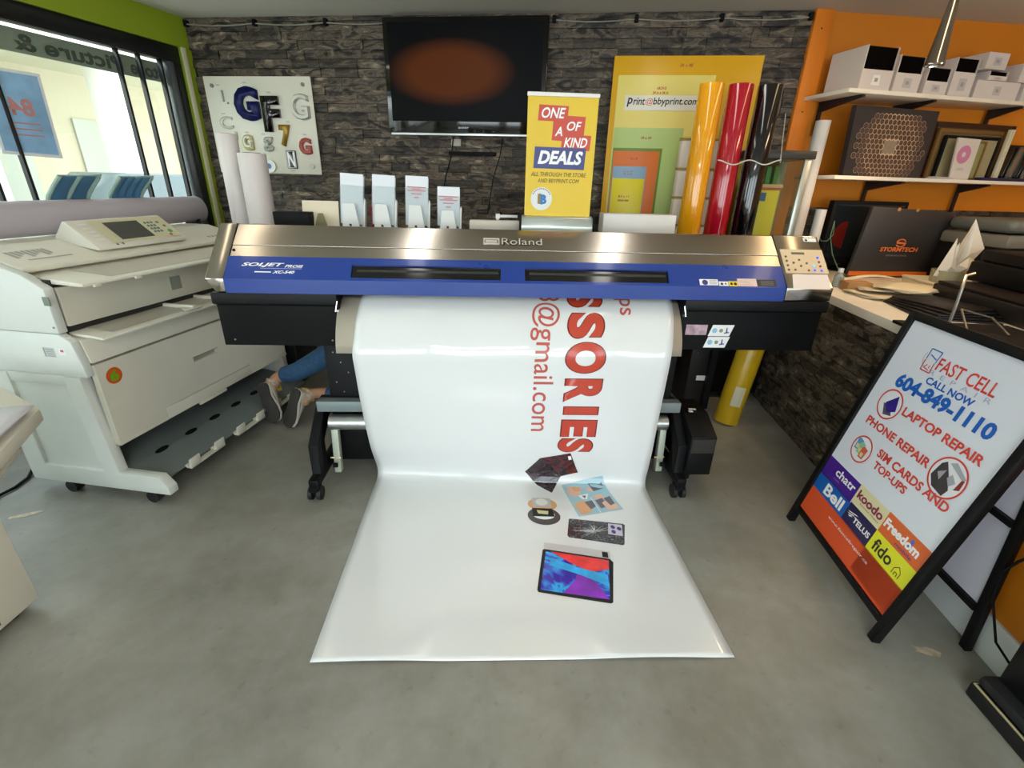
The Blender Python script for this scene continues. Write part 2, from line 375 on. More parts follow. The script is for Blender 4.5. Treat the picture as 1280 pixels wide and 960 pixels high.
# far right wall ------------------------------------------------------------
OW=root('wall_right',None,None,(1.83,3.59,0),6.4,kind='structure')
orange=mat('orange_paint','#cf7a10',.55,var=.04,scale=3)
g=G(); g.box(0,2.85,0,.12,0,CEIL); obj('painted_wall',g,orange,OW,smooth=0)
g=G(); g.box(-.035,.085,-.035,.0,.0,CEIL,bev=.004); tr=struct(obj('trim_1',g,mat('orange_board','#dc7d1c',.5,var=.08,scale=30,stretch=(1,1,.1)))); place(tr,(1.83,3.59,0),6.4)
g=G(M=Matrix()); 
for z in (.3,1.1,1.9,2.35): g.cyl((.02,-.0365,z),(.02,-.035,z),.005,n=8)
obj('screw',g,black_matte,tr)
def imp2(s): return 1 if s[2]>.86 else 0
g=G(); stone_par=bpy.data.objects.new('stone_ledge',None); COL.objects.link(stone_par); stone_par.parent=OW
stone_field(stone_par,2.8,.6,1.32,.06,imp2,maxn=150,seed=9,lmin=.16,lmax=.4)
g=G(); g.box(2.77,2.9,-7.2,.35,0,CEIL)
wr=struct(obj('wall_right_side',g,mat('side_wall_paint','#b98a58',.7),smooth=0)); place(wr,(1.83,3.59,0),0)
# street-side wall behind the camera with a shop front
g=G()
for a,b,c,d in ((-5.3,-3.3,0,CEIL),(-.9,-.6,0,CEIL),(1.9,2.3,0,CEIL),(4.2,4.7,0,CEIL),(-5.3,4.7,2.28,CEIL),(-3.3,4.2,0,.25)): g.box(a,b,-3.2,-3.06,c,d)
struct(obj('wall_front',g,cream_wall,smooth=0))
for i,(a,b) in enumerate(((-3.3,-.9),(-.6,1.9),(2.3,4.2))):
    w=root('window_%d'%(i+3),None,None,(0,0,0),0,kind='structure')
    g=G(); g.box(a,b,-3.16,-3.1,.25,.31); g.box(a,b,-3.16,-3.1,2.22,2.28); g.box(a,a+.05,-3.16,-3.1,.31,2.22); g.box(b-.05,b,-3.16,-3.1,.31,2.22); obj('window_frame',g,MATS['window_frame_black'],w)
    g=G(); g.box(a+.05,b-.05,-3.135,-3.13,.31,2.22); obj('pane',g,clear,w,smooth=0)
# cable along the top of the stone wall
g=G(); P=[]
for i in range(41):
    x=.03+4.2*i/40; P.append((x,-.045,CEIL-.045-.012*abs(math.sin(i*math.pi/5))))
g.tube(P,.004,6); cb=tag(obj('wall_cable',g,mat('cable_grey','#8b877c',.5)),'thin grey cable clipped along the top edge of the stone wall','cable'); place(cb,(-2.42,4.11,0),-6.9)
for i in range(0,41,5):
    g=G(); x=.03+4.2*i/40; g.box(x-.012,x+.012,-.055,-.02,CEIL-.06,CEIL-.02,bev=.003); obj('cable_clip',g,black_matte,cb)
# outdoors -------------------------------------------------------------------
OUT=root('street',None,None,(-2.42,4.11,0),-106.7,kind='structure')
g=G(); g.box(-12,26,-30,-.15,-.2,-.08); obj('street_ground',g,mat('pavement','#b9b6a8',.8,var=.05,scale=.7),OUT,smooth=0)
fac=mat('facade_cream','#d2d0b8',.8); fac2=mat('facade_tan','#c6bfa4',.8); fw_=mat('facade_white','#e9e8df',.7); fg=mat('facade_glass','#b2b7a6',.3)
b=root('shop_building','cream shop building with tan wall panels across the street outside the left window','building',(-2.42,4.11,0),-106.7)
g=G(); g.box(-9,12,-9.4,-6.6,3.2,6.5); g.box(-9,12,-6.6,-5.6,3.2,3.5); obj('upper_wall',g,fac,b,smooth=0)
g=G(); g.box(-9,12,-9.4,-8.2,-.1,3.2); obj('lower_wall',g,fac2,b,smooth=0)
for i in range(9):
    g=G(); g.box(-8.5+i*2.2,-8.1+i*2.2,-6.5,-6.1,-.1,3.2,bev=.02); obj('column',g,fw_,b)
for i in range(9):
    g=G(); g.box(-7.9+i*2.2,-6.6+i*2.2,-8.25,-8.15,.4,2.4); obj('shop_window',g,fg,b,smooth=0)
for i,(x,c_,lb) in enumerate(((-2.6,'#dfe3e3','white car parked across the street, nearest the window edge'),(3.2,'#c9c6b8','pale beige car parked across the street behind the poster'))):
    c=root('car',lb,'car',(-2.42,4.11,0),-106.7)
    pm=mat('car_paint_%d'%i,c_,.25,coat=.6)
    g=G(); g.prism([(x-2.1,.15),(x+2.1,.15),(x+2.15,.6),(x+1.9,.85),(x+1.1,.95),(x-1.2,.95),(x-2.05,.8),(x-2.15,.5)],-4.9,-3.3,'y',bev=.05); obj('car_body',g,pm,c)
    g=G(); g.prism([(x-1.2,.94),(x+1.15,.94),(x+.7,1.42),(x-.75,1.42)],-4.75,-3.45,'y',bev=.04); obj('cabin_glass',g,mat('car_glass','#55605f',.1),c)
    for wx in (x-1.35,x+1.35):
        for wy in (-4.85,-3.5): g=G(); g.cyl((wx,wy,.22),(wx,wy+.18,.22),.31,n=20); obj('wheel',g,rubber,c)
# ================================================================ WIDE-FORMAT PRINTER
PR=root('wide_format_printer','wide blue and steel roll printer on a black wheeled stand','printer',(0,2.0,0),3.1)
S0,S1=-1.275,1.40
def strip(x0,x1,prof,mats,name,parent,bev=.002,**k):
    g=G(); g.prism(prof,x0,x1,'x',bev=bev,seg=1); return obj(name,g,mats,parent,**k)
# body core
strip(-1.2,1.2,[(.03,.99),(.03,1.0),(.12,1.14),(.2,1.2),(.5,1.2),(.5,.78),(.22,.78),(.22,.985)],black_metal,'body',PR,0)
strip(-1.195,1.185,[(.115,1.152),(.2,1.228),(.225,1.228),(.24,1.205),(.5,1.205),(.5,1.15),(.21,1.17),(.13,1.14)],steel,'top_cover',PR,.0015)
strip(-1.195,1.185,[(.074,1.108),(.117,1.150),(.125,1.13),(.09,1.10)],steel,'top_ledge',PR,.001)
for nm,a,b,lb in (('end_cap',S0,-1.2,None),('end_cap',1.19,S1,'steel end cap that carries the control panel')):
    g=G(); g.prism([(0.0,.975),(-.002,1.032),(.2,1.231),(.225,1.231),(.25,1.207),(.5,1.207),(.5,.97)],a,b,'x',bev=.006)
    if a<0:
        for v in g.bm.verts:
            if v.co.x<-1.25 and v.co.z<1.0: v.co.x+=.03
    ec=obj(nm,g,steel,PR,label=lb)
cap=ec
# blue front cover with two slots
a_=math.atan2(1.112-1.03,.075); SL=math.hypot(.075,.082)
MS=PM((0,0,1.03),(1,0,0),(0,math.cos(a_),math.sin(a_)))     # x across, y up the slope
g=G(); q0,q1=.015,.078
xs=[-1.2,-.687,-.059,.044,.670,1.187]
for (xa,xb,ya,yb) in [(xs[0],xs[5],0,q0),(xs[0],xs[5],q1,SL),(xs[0],xs[1],q0,q1),(xs[2],xs[3],q0,q1),(xs[4],xs[5],q0,q1)]:
    g.box(xa,xb,ya,yb,-.012,0,M=MS)
g.box(-1.2,1.187,0,.014,.972,1.031)
bc=obj('front_cover',g,blue_paint,PR,smooth=0)
smoke=mat('smoked_window','#0b0c0e',.12,coat=.3)
for xa,xb in ((xs[1],xs[2]),(xs[3],xs[4])):
    g=G(); g.box(xa,xb,q0,q1,-.012,-.009,M=MS); obj('viewing_window',g,smoke,bc,smooth=0)
    g=G(); g.box(xa+.02,xb-.01,q0+.034,q0+.046,-.0088,-.0085,M=MS); obj('inner_rail',g,mat('rail_grey','#2e2f2c',.4),bc,smooth=0)
text(bc,'SOLJET',MS,-1.139,.058,.175,.022,white_ink,.03,.35)
text(bc,'PROIII',MS,-.962,.058,.075,.014,white_ink,.02,.35)
g=G(); rect(g,MS,-1.06,.0525,-.89,.0535,.0006); rect(g,MS,-1.08,.033,-1.014,.038,.0006); obj('printed_line',g,white_ink,bc,smooth=0)
text(bc,'XC-540',MS,-1.008,.029,.09,.014,white_ink,.03,.35)
def sticker(x0,y0,x1,y1,m_,nm='sticker',M=MS,par=bc):
    g=G(); rect(g,M,x0,y0,x1,y1,.0006); return obj(nm,g,m_,par,smooth=0)
pur=mat('purple_ink','#3c3f86',.5); yel=mat('yellow_ink','#e3cf2f',.5); pinkish=mat('pinkish_label','#e6c8be',.5)
sticker(.803,.008,.885,.038,paper); g=G(); disc(g,MS,.827,.022,.013,.0009); obj('printed_mark',g,pur,bc,smooth=0)
g=G(); [rect(g,MS,.846,.014+i*.006,.878,.016+i*.006,.0009) for i in range(4)]; obj('printed_line',g,grey_ink,bc,smooth=0)
sticker(.888,.006,.93,.028,paper); sticker(.932,.005,.971,.03,yel,'yellow_sticker'); sticker(.972,.006,1.058,.044,pinkish)
g=G(); disc(g,MS,.901,.016,.006,.0009); disc(g,MS,.944,.017,.006,.0009); disc(g,MS,.961,.017,.007,.0009); disc(g,MS,.918,.017,.004,.0009); obj('warning_mark',g,black_ink,bc,smooth=0)
g=G(); [rect(g,MS,.98,.013+i*.009,1.04-.01*i,.0145+i*.009,.0009) for i in range(3)]; obj('printed_line',g,grey_ink,bc,smooth=0)
sticker(1.06,.008,1.145,.040,mat('dark_label','#38352f',.5)); g=G(); [rect(g,MS,1.075,.014+i*.008,1.135,.016+i*.008,.0009) for i in range(3)]; obj('printed_line',g,grey_ink,bc,smooth=0)
# maker's mark on the steel cover
b_=math.atan2(.076,.085); MT=PM((0,.115,1.1525),(1,0,0),(0,math.cos(b_),math.sin(b_)))
emb=mat('embossed_steel','#cfc9bd',.4,.3)
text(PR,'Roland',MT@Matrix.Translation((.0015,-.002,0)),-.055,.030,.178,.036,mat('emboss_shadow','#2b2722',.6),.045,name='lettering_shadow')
text(PR,'Roland',MT@Matrix.Translation((0,0,.0012)),-.055,.030,.178,.036,emb,.0)
g=G(); 
for (x0,y0,x1,y1) in ((-.135,.030,-.064,.037),(-.135,.058,-.064,.064),(-.135,.037,-.130,.058),(-.070,.03,-.064,.064),(-.125,.042,-.075,.052)): g.box(x0,x1,y0,y1,0,.0025,M=MT)
obj('maker_emblem',g,emb,PR,smooth=0)
g=G(); g.cyl((-1.17,.072,1.135),(-1.17,.068,1.138),.006,n=8); obj('screw',g,black_matte,PR)
# control panel on the right cap
c_=math.atan2(.199,.202); MC=PM((0,-.002,1.032),(1,0,0),(0,math.cos(c_),math.sin(c_)))
g=G(); g.prism([(1.201,.076),(1.396,.076),(1.396,.204),(1.201,.204)],.001,.004,'z',M=MC); cp=obj('control_panel',g,mat('panel_cream','#d9c3a0',.4),PR,smooth=0)
def cpt(u,v): return (1.203+.19*u, .2035-.126*v)
g=G(); x0,y0=cpt(.24,.12); x1,y1=cpt(.56,.22); rect(g,MC,x0,y1,x1,y0,.0045); obj('display',g,mat('lcd_grey','#6d6a5f',.2),cp,smooth=0)
grey_btn=mat('button_grey','#5e564c',.4); blue_btn=mat('button_blue','#2a3bd8',.3,emit=1.6); cyan_btn=mat('button_cyan','#3b9bee',.3,emit=1.6); red_btn=mat('button_maroon','#7b3a3a',.4)
halo=mat('button_ring','#b9a8c8',.4)
for (u,v,mm) in [(.08,.32,0),(.076,.507,0),(.073,.696,0),(.068,.882,0),(.383,.454,0),(.229,.582,0),(.389,.714,0),(.224,.879,0),(.543,.596,0),(.85,.35,1),(.852,.536,3),(.693,.704,2),(.854,.714,3),(.545,.9,3),(.69,.889,1),(.852,.904,1)]:
    x,y=cpt(u,v); g=G(); g.cyl((x,y,.004),(x,y,.0065),.0052,n=12,M=MC); obj('button',g,(grey_btn,blue_btn,cyan_btn,red_btn)[mm],cp)
g=G(); g.prism([(1.215,-.004),(1.383,-.006),(1.39,.072),(1.228,.070)],.001,.002,'z',M=MC); obj('note_label',g,mat('label_white','#e6d9cf',.5),PR,smooth=0)
g=G(); rect(g,MC,1.325,.25,1.386,.271,.0022); o=obj('serial_sticker',g,paper,PR,smooth=0); g=G(); disc(g,MC,1.338,.258,.006,.003); obj('printed_mark',g,black_ink,o,smooth=0)
# lower black boxes either side of the paper path
def lowbox(a,b):
    g=G(); g.prism([(.0,.972),(.0,.925),(.03,.915),(.03,.733),(.46,.733),(.46,.972)],a,b,'x',bev=.004); return obj('side_housing',g,black_metal,PR)
lb1=lowbox(-1.268,-.752); lb2=lowbox(.752,1.402)
MF=PM((0,.0295,0),(1,0,0),(0,0,1))
for a,b,c,d,nm,sk in ((.785,.884,.805,.853,'photo_sticker',0),(.9,1.0,.800,.853,'instruction_sticker',-.008),(.888,.99,.745,.797,'instruction_sticker',-.008)):
    g=G(); ppoly(g,MF,[(a+sk,c),(b+sk,c),(b-sk,d),(a-sk,d)],.0006); s=obj(nm,g,mat('photo_print','#b79aa6',.4,var=.5,scale=30) if sk==0 else paper,lb2,smooth=0)
    if sk:
        g=G(); disc(g,MF,a+.02,(c+d)/2,.012,.001); obj('printed_bottle',g,mat('sky_print','#8fc0d6',.5),s,smooth=0)
        g=G(); disc(g,MF,a+.05,(c+d)/2,.009,.001); obj('printed_mark',g,mat('olive_print','#8a9174',.5),s,smooth=0)
        g=G(); ppoly(g,MF,[(a+.066,c+.012),(a+.09,c+.016),(a+.088,c+.02),(a+.08,c+.02),(a+.078,c+.04),(a+.073,c+.04),(a+.073,c+.019),(a+.066,c+.017)],.001); obj('printed_tool',g,pur,s,smooth=0)
for x in (-1.22,-.80): 
    g=G(); g.cyl((x,.028,.76),(x,.03,.76),.004,n=8); obj('screw',g,grey_ink,lb1)
# paper apron and inner rail
g=G(); rows=[]
for i in range(9):
    t=i/8; y=.095-.16*math.sin(t*1.45); z=.955-.22*t**1.25; rows.append([(-.762,y+.006,z-.004),(.747,y+.006,z-.004)])
g.sheet(rows); ap_=obj('paper_apron',g,mat('apron_metal','#c8bfae',.4,.3,bump=.05,bscale=200),PR,solid=.003)
g=G(); g.box(-.74,.74,.14,.20,.985,1.0); obj('inner_roller_bar',g,black_metal,PR)
g=G(); 
for s in (-.748,.748): g.cyl((s,-.004,.945),(s+.01*(1 if s>0 else -1),-.01,.90),.003,n=6); g.cyl((s,-.012,.905),(s,-.016,.905),.006,n=8)
obj('latch_rod',g,chrome,PR)
# stand
for sgn,x0,x1 in ((-1,-.87,-.63),(1,.66,.80)):
    g=G(); g.box(x0,x1,.10,.42,.10,.74,bev=.004); lg=obj('leg',g,black_metal,PR)
    for k in range(7): g=G(); g.cyl((x0+.04+.03*(k%3),.098,.68-.05*k),(x0+.04+.03*(k%3),.10,.68-.05*k),.003,n=6); obj('bolt',g,alu,lg)
for x in (-.925,.835):
    g=G(); g.prism([(.20,.42),(.12,.42),(-.06,.27),(-.06,.12),(-.12,.12),(-.12,.075),(.66,.075),(.66,.12),(.04,.12),(.04,.25),(.20,.36)],x-.022,x+.022,'x',bev=.004); obj('foot_arm',g,black_metal,PR)
g=G(); g.box(-.915,.83,.03,.085,.405,.458,bev=.004); obj('cross_bar',g,mat('bar_bluegrey','#8d9b9c',.4,.4),PR)
g=G(); g.cyl((-.865,.045,.345),(.775,.045,.345),.038,n=28); obj('take_up_tube',g,mat('tube_alu','#c3c7c6',.28,.9,stretch=(1,30,30)),PR)
zinc=mat('zinc_bracket','#b7beae',.45,.3)
for s,x in ((-1,-.852),(1,.768)):
    g=G(); g.box(x-.017,x+.017,-.012,.028,.075,.36,bev=.006,M=Matrix.Translation((0,.02,0))@Matrix.Rotation(R(-6),4,'X')); br=obj('tube_bracket',g,zinc,PR)
    g=G(); g.cyl((x-.03,.03,.155),(x+.02,.03,.155),.006,n=8); obj('clamp_screw',g,mat('brass','#b79a6a',.3,1),br)
    g=G(); g.box(x-.01,x+.012,-.014,-.002,.125,.145); obj('square_hole',g,black_matte,br)
g=G(); g.prism([(-.08,.12),(-.08,.33),(.06,.395),(.22,.395),(.22,.12)],.86,.985,'x',bev=.005); mo=obj('motor_box',g,black_metal,PR)
g=G(); g.box(.868,.978,-.083,-.079,.245,.32); obj('motor_face_plate',g,mat('dark_grey_plate','#2c2b29',.5),mo)
g=G(); g.box(.89,.91,.06,.075,.396,.398); g.box(.9,.935,.085,.1,.396,.398); obj('printed_mark',g,white_ink,mo)
g=G(); g.box(.82,.90,-.05,.08,.075,.14,bev=.004); obj('motor_bracket',g,black_metal,PR)
def caster(parent,x,y,z=0,r=.034):
    cs=bpy.data.objects.new('caster',None); cs.location=(x,y,z); COL.objects.link(cs); cs.parent=parent
    g=G(); g.box(-.022,.022,-.03,.03,.055,.078,bev=.003); g.box(-.008,.008,-.012,.02,.03,.058); obj('caster_fork',g,black_matte,cs)
    for s in (-1,1):
        g=G(); g.cyl((s*.012,0,r),(s*.03,0,r),r,n=20); g.cyl((s*.031,0,r),(s*.0305,0,r),r*.5,n=16); obj('wheel',g,rubber,cs)
for x in (-.93,.835):
    for y in (-.09,.62): caster(PR,x,y)
# ================================================================ VINYL SHEET
# (Y, z, skew dY/ds, x centre)
VP=[(2.17,.972,.054,.02),(2.07,.947,.054,.015),(1.99,.882,.054,.01),(1.935,.79,.054,.005),(1.915,.735,.054,.0),(1.922,.66,.05,.0),(1.94,.52,.045,.0),(1.965,.36,.03,.0),(1.99,.22,.01,.0),(2.02,.12,-.01,.0),(2.04,.055,-.02,.0),(2.03,.016,-.02,.0),(1.98,.005,-.015,.003),(1.85,.004,-.01,.01),(1.6,.004,.01,.027),(1.3,.004,.03,.046),(1.05,.004,.043,.063)]
def vpath():
    out=[]
    n=len(VP)
    for i in range(n-1):
        p0=VP[max(i-1,0)];p1=VP[i];p2=VP[i+1];p3=VP[min(i+2,n-1)]
        for k in range(8):
            t=k/8
            out.append([.5*((2*p1[j])+(-p0[j]+p2[j])*t+(2*p0[j]-5*p1[j]+4*p2[j]-p3[j])*t*t+(-p0[j]+3*p1[j]-3*p2[j]+p3[j])*t**3) for j in range(4)])
    out.append(list(VP[-1]))
    L=[0]
    for a,b in zip(out,out[1:]): L.append(L[-1]+math.hypot(b[0]-a[0],b[1]-a[1]))
    return out,L
PATH,PL=vpath()
def vpt(s,l):
    l=max(0,min(PL[-1],l))
    import bisect
    i=max(0,min(len(PL)-2,bisect.bisect_right(PL,l)-1)); t=(l-PL[i])/(PL[i+1]-PL[i])
    a,b=PATH[i],PATH[i+1]
    Y,z,k,x=[a[j]+(b[j]-a[j])*t for j in range(4)]
    return (x+s,Y+k*s,z)
VN=Vector((0,-1,0))
def vnorm(s,l):
    a=Vector(vpt(s,l-.004)); b=Vector(vpt(s,l+.004)); t=(b-a).normalized(); u=Vector((1,.03,0)); n=t.cross(u); 
    return n.normalized()
def vmap(s,l,off=0):
    p=Vector(vpt(s,l)); n=vnorm(s,l)
    w=.0
    if l>1.95: w=.006*math.sin((s+.7)*7)*(l-1.95)/.13          # curling free end
    if .20<l<.42: w+=.0035*math.sin(s*16+1.3)*math.sin((l-.2)/.22*math.pi)+.002*math.sin(s*31)*math.sin((l-.2)/.22*math.pi)
    q=p+n*off; q.z+=max(0,w) if l>1.5 else 0
    if l<=1.5: q+=n*w
    return q
vinyl=mat('gloss_vinyl','#e2e5e5',.13,coat=.6,spec=.5)
g=G(); rows=[]
NL=110; SM=.688
for i in range(NL+1):
    l=PL[-1]*i/NL; rows.append([tuple(vmap(-SM+.007+2*SM*k/40,l)) for k in range(41)])
g.sheet(rows); VS=obj('vinyl_banner',g,vinyl,smooth=80,solid=.0006)
tag(VS,'white glossy vinyl sheet with red sideways lettering running from the printer onto the floor','banner')
def on_vinyl(bm,name,material,off=.0012,parent=VS,cut=.03):
    ls=[v.co.y for v in bm.verts]; a,b=min(ls),max(ls); k=math.floor(a/cut)+1
    while k*cut<b:
        bmesh.ops.bisect_plane(bm,geom=bm.verts[:]+bm.edges[:]+bm.faces[:],plane_co=(0,k*cut,0),plane_no=(0,1,0)); k+=1
    xs=[v.co.x for v in bm.verts]; a,b=min(xs),max(xs); k=math.floor(a/.06)+1
    while k*.06<b:
        bmesh.ops.bisect_plane(bm,geom=bm.verts[:]+bm.edges[:]+bm.faces[:],plane_co=(k*.06,0,0),plane_no=(1,0,0)); k+=1
    for v in bm.verts: v.co=vmap(v.co.x,v.co.y,off)
    bm.normal_update()
    me=bpy.data.meshes.new(name); bm.to_mesh(me); bm.free(); me.materials.append(material)
    o=bpy.data.objects.new(name,me); COL.objects.link(o); o.parent=parent; return o
def vtext(body,s0,s1,l0,l1,material,bold,off=.0012,clip=None,name='lettering'):
    bm=tbm(body,bold,0,7); a,b,c,d=bounds(bm)
    for v in bm.verts:
        x=l0+(v.co.x-a)/(b-a)*(l1-l0); y=s0+(v.co.y-c)/(d-c)*(s1-s0); v.co=Vector((y,x,0))
    if clip is not None:
        bmesh.ops.bisect_plane(bm,geom=bm.verts[:]+bm.edges[:]+bm.faces[:],plane_co=(0,clip,0),plane_no=(0,1,0),clear_inner=True)
    return on_vinyl(bm,name,material,off)
# letters fitted one by one: S S O R I E S heads to the right
for ch,a,b,s0,s1 in (('C',-.16,-.03,.235,.4),('E',-.01,.05,.235,.4),('S',.05,.145,.225,.375),('S',.178,.292,.230,.385),('O',.312,.452,.233,.402),('R',.484,.602,.240,.402),('I',.632,.672,.245,.400),('E',.706,.800,.241,.402),('S',.815,.895,.234,.396)):
    if b<.03: continue
    vtext(ch,s0-.006,s1+.006,a-.004,b+.004,darkred_edge,.06,.0010,clip=.03,name='letter_outline')
    vtext(ch,s0,s1,a,b,red_ink,.05,.0018,clip=.03,name='letter')
pink=mat('soft_red_ink','#bf5a50',.3,coat=.3)
vtext('8@gmail.com',.066,.190,.055,.772,pink,.004,clip=.04)
vtext('ops',.432,.505,.015,.185,pink,.006,clip=.04)
def vpoly(pts,material,off=.0012,name='printed_picture'):
    bm=bmesh.new(); bm.faces.new([bm.verts.new((p[0],p[1],0)) for p in pts]); bmesh.ops.triangulate(bm,faces=bm.faces[:]); return on_vinyl(bm,name,material,off)
def grad(name,stops,scale=3,dist=1.5,rough=.2,wave=False,rot=0):
    m=bpy.data.materials.new(name); m.use_nodes=True; n=m.node_tree; b=n.nodes['Principled BSDF']; L=n.links.new
    t=n.nodes.new('ShaderNodeTexCoord'); mp=n.nodes.new('ShaderNodeMapping'); mp.inputs['Rotation'].default_value=(0,0,rot); L(t.outputs['Object'],mp.inputs[0])
    x=n.nodes.new('ShaderNodeTexNoise'); x.inputs['Scale'].default_value=scale; x.inputs['Detail'].default_value=6; x.inputs['Distortion'].default_value=dist; L(mp.outputs[0],x.inputs['Vector'])
    r=n.nodes.new('ShaderNodeValToRGB'); L(x.outputs[0],r.inputs[0]); e=r.color_ramp.elements
    e[0].position=stops[0][0]; e[0].color=lin(stops[0][1]); e[1].position=stops[-1][0]; e[1].color=lin(stops[-1][1])
    for p,c in stops[1:-1]: q=e.new(p); q.color=lin(c)
    L(r.outputs[0],b.inputs['Base Color']); b.inputs['Roughness'].default_value=rough; b.inputs['Coat Weight'].default_value=.4; MATS[name]=m; return m
# laptop
dk=grad('laptop_print',[(.35,'#120c10'),(.5,'#3a1c22'),(.6,'#5c1420'),(.75,'#1a1216')],14)
vpoly([(.078,1.052),(.149,.944),(.2,.985),(.262,1.075),(.209,1.188),(.14,1.13)],grad('laptop_base_print',[(.3,'#17131a'),(.7,'#41323a')],30))
vpoly([(.149,.944),(.297,.904),(.347,1.044),(.262,1.075),(.2,.985)],dk)
vpoly([(.285,.925),(.30,.922),(.306,.948),(.291,.952)],white_ink,.0018)
# hands with phones: pale blue card
bl_=mat('pale_blue_print','#9cc3cf',.3,coat=.3); og=mat('orange_print','#dda36f',.3,coat=.3); og2=mat('peach_print','#e2b39c',.3,coat=.3); dkp=mat('slate_print','#5a5560',.3,coat=.3); wl=mat('white_print','#e9efef',.3,coat=.3)
Q=[(.265,1.124),(.475,1.06),(.537,1.3),(.312,1.368)]
def q(u,v): 
    a=[Q[0][i]+(Q[1][i]-Q[0][i])*u for i in (0,1)]; b=[Q[3][i]+(Q[2][i]-Q[3][i])*u for i in (0,1)]; return (a[0]+(b[0]-a[0])*v,a[1]+(b[1]-a[1])*v)
vpoly(Q,bl_)
vpoly([q(.08,.12),q(.3,.05),q(.42,.2),q(.3,.38),q(.15,.42),q(.05,.3)],og2,.0016); vpoly([q(.2,.1),q(.4,.12),q(.38,.28),q(.22,.26)],og,.0018)
vpoly([q(.62,.1),q(.93,.08),q(.95,.3),q(.66,.34)],dkp,.0018); vpoly([q(.55,.12),q(.66,.2),q(.62,.36),q(.52,.28)],og2,.0016)
vpoly([q(.25,.4),q(.5,.38),q(.4,.55),q(.3,.52)],wl,.0016); vpoly([q(.33,.42),q(.42,.43),q(.36,.52)],dkp,.0018)
vpoly([q(.05,.62),q(.28,.56),q(.44,.72),q(.3,.95),q(.08,.96)],og,.0016); vpoly([q(.3,.62),q(.5,.6),q(.48,.8),q(.34,.86)],dkp,.0019)
vpoly([q(.56,.48),q(.78,.46),q(.8,.62),q(.62,.68)],og2,.0016); vpoly([q(.55,.62),q(.74,.58),q(.72,.85),q(.56,.88)],dkp,.0018); vpoly([q(.66,.72),q(.9,.62),q(.95,.95),q(.68,.97)],og2,.0019); vpoly([q(.76,.6),q(.93,.56),q(.92,.8),q(.8,.84)],dkp,.0021)
vpoly([q(.485,.5),q(.5,.5),q(.5,1),q(.485,1)],wl,.0022)
# two wrist watches
def ell(cx,cy,rx,ry,n=26,a0=0,a1=360): return [(cx+rx*math.cos(R(a0+(a1-a0)*i/n)),cy+ry*math.sin(R(a0+(a1-a0)*i/n))) for i in range(n)]
vpoly(ell(.152,1.285,.07,.05),mat('tan_print','#d8a673',.3)); vpoly([(.105,1.235),(.195,1.235),(.195,1.305),(.105,1.305)],mat('silver_print','#bdbdba',.3),.0016); vpoly(ell(.15,1.268,.03,.026),mat('watch_face','#dfe0dd',.3),.002)
vpoly(ell(.15,1.37,.076,.064),mat('band_print','#4b4340',.3)); vpoly(ell(.15,1.362,.052,.034),wl,.0015); vpoly([(.10,1.315),(.195,1.315),(.2,1.375),(.098,1.375)],black_ink,.0018); vpoly([(.12,1.33),(.175,1.335),(.17,1.36),(.125,1.355)],mat('cream_print','#d8cf9a',.3),.0022)
# cracked phone
cr=grad('cracked_print',[(.3,'#1c1a1e'),(.56,'#2b282d'),(.62,'#8b888c'),(.68,'#242226')],34,3)
vpoly([(.27,1.384),(.505,1.412),(.511,1.42),(.475,1.55),(.468,1.556),(.242,1.512),(.237,1.5),(.262,1.388)],cr)
rn=random.Random(2); bm=bmesh.new()
for i in range(30):
    a=rn.uniform(0,6.28); r_=rn.uniform(.02,.075); ex,ey=.365+r_*1.5*math.cos(a),1.468+r_*.8*math.sin(a); nx,ny=-math.sin(a)*.0012,math.cos(a)*.0012
    bm.faces.new([bm.verts.new(p) for p in ((.365+nx,1.468+ny,0),(.365-nx,1.468-ny,0),(ex,ey,0))])
on_vinyl(bm,'printed_crack',wl,.0017)
lil=mat('lilac_print','#cfc6dd',.3); vpoly([(.437,1.412),(.498,1.42),(.482,1.498),(.420,1.486)],lil,.0018)
for c in ((.452,1.437),(.478,1.448),(.448,1.47)): vpoly(ell(c[0],c[1],.010,.013,14),mat('lens_print','#3a2f6a',.3),.0022)
# tablet
vpoly([(.128,1.548),(.401,1.596),(.39,1.66),(.12,1.62)],mat('tablet_back_print','#c9c5c6',.3))
vpoly([(.126,1.588),(.39,1.640),(.4,1.66),(.349,1.864),(.34,1.870),(.078,1.818),(.073,1.808),(.118,1.592)],black_ink,.0015)
tp=grad('tablet_screen_print',[(.30,'#1418a0'),(.42,'#2a14b0'),(.48,'#1f6fe0'),(.54,'#20b4f4'),(.60,'#2440c8'),(.75,'#5a1fb8')],9,1.2)
vpoly([(.131,1.602),(.383,1.652),(.340,1.852),(.085,1.806)],tp,.0019)
vpoly([(.15,1.603),(.383,1.650),(.372,1.70),(.30,1.715),(.24,1.68)],mat('scarlet_print','#ee3a38',.25,var=.3,scale=14),.0023)
vpoly([(.25,1.70),(.295,1.745),(.34,1.852),(.17,1.822),(.225,1.76)],mat('violet_print','#8a2cc0',.25,var=.45,scale=14),.0023)
vpoly([(.15,1.64),(.245,1.69),(.36,1.73),(.352,1.79),(.26,1.735),(.135,1.68)],mat('azure_print','#2fb0f6',.25,var=.4,scale=16),.0027)
vpoly([(.366,1.598),(.39,1.602),(.386,1.635),(.362,1.63)],black_ink,.0019)
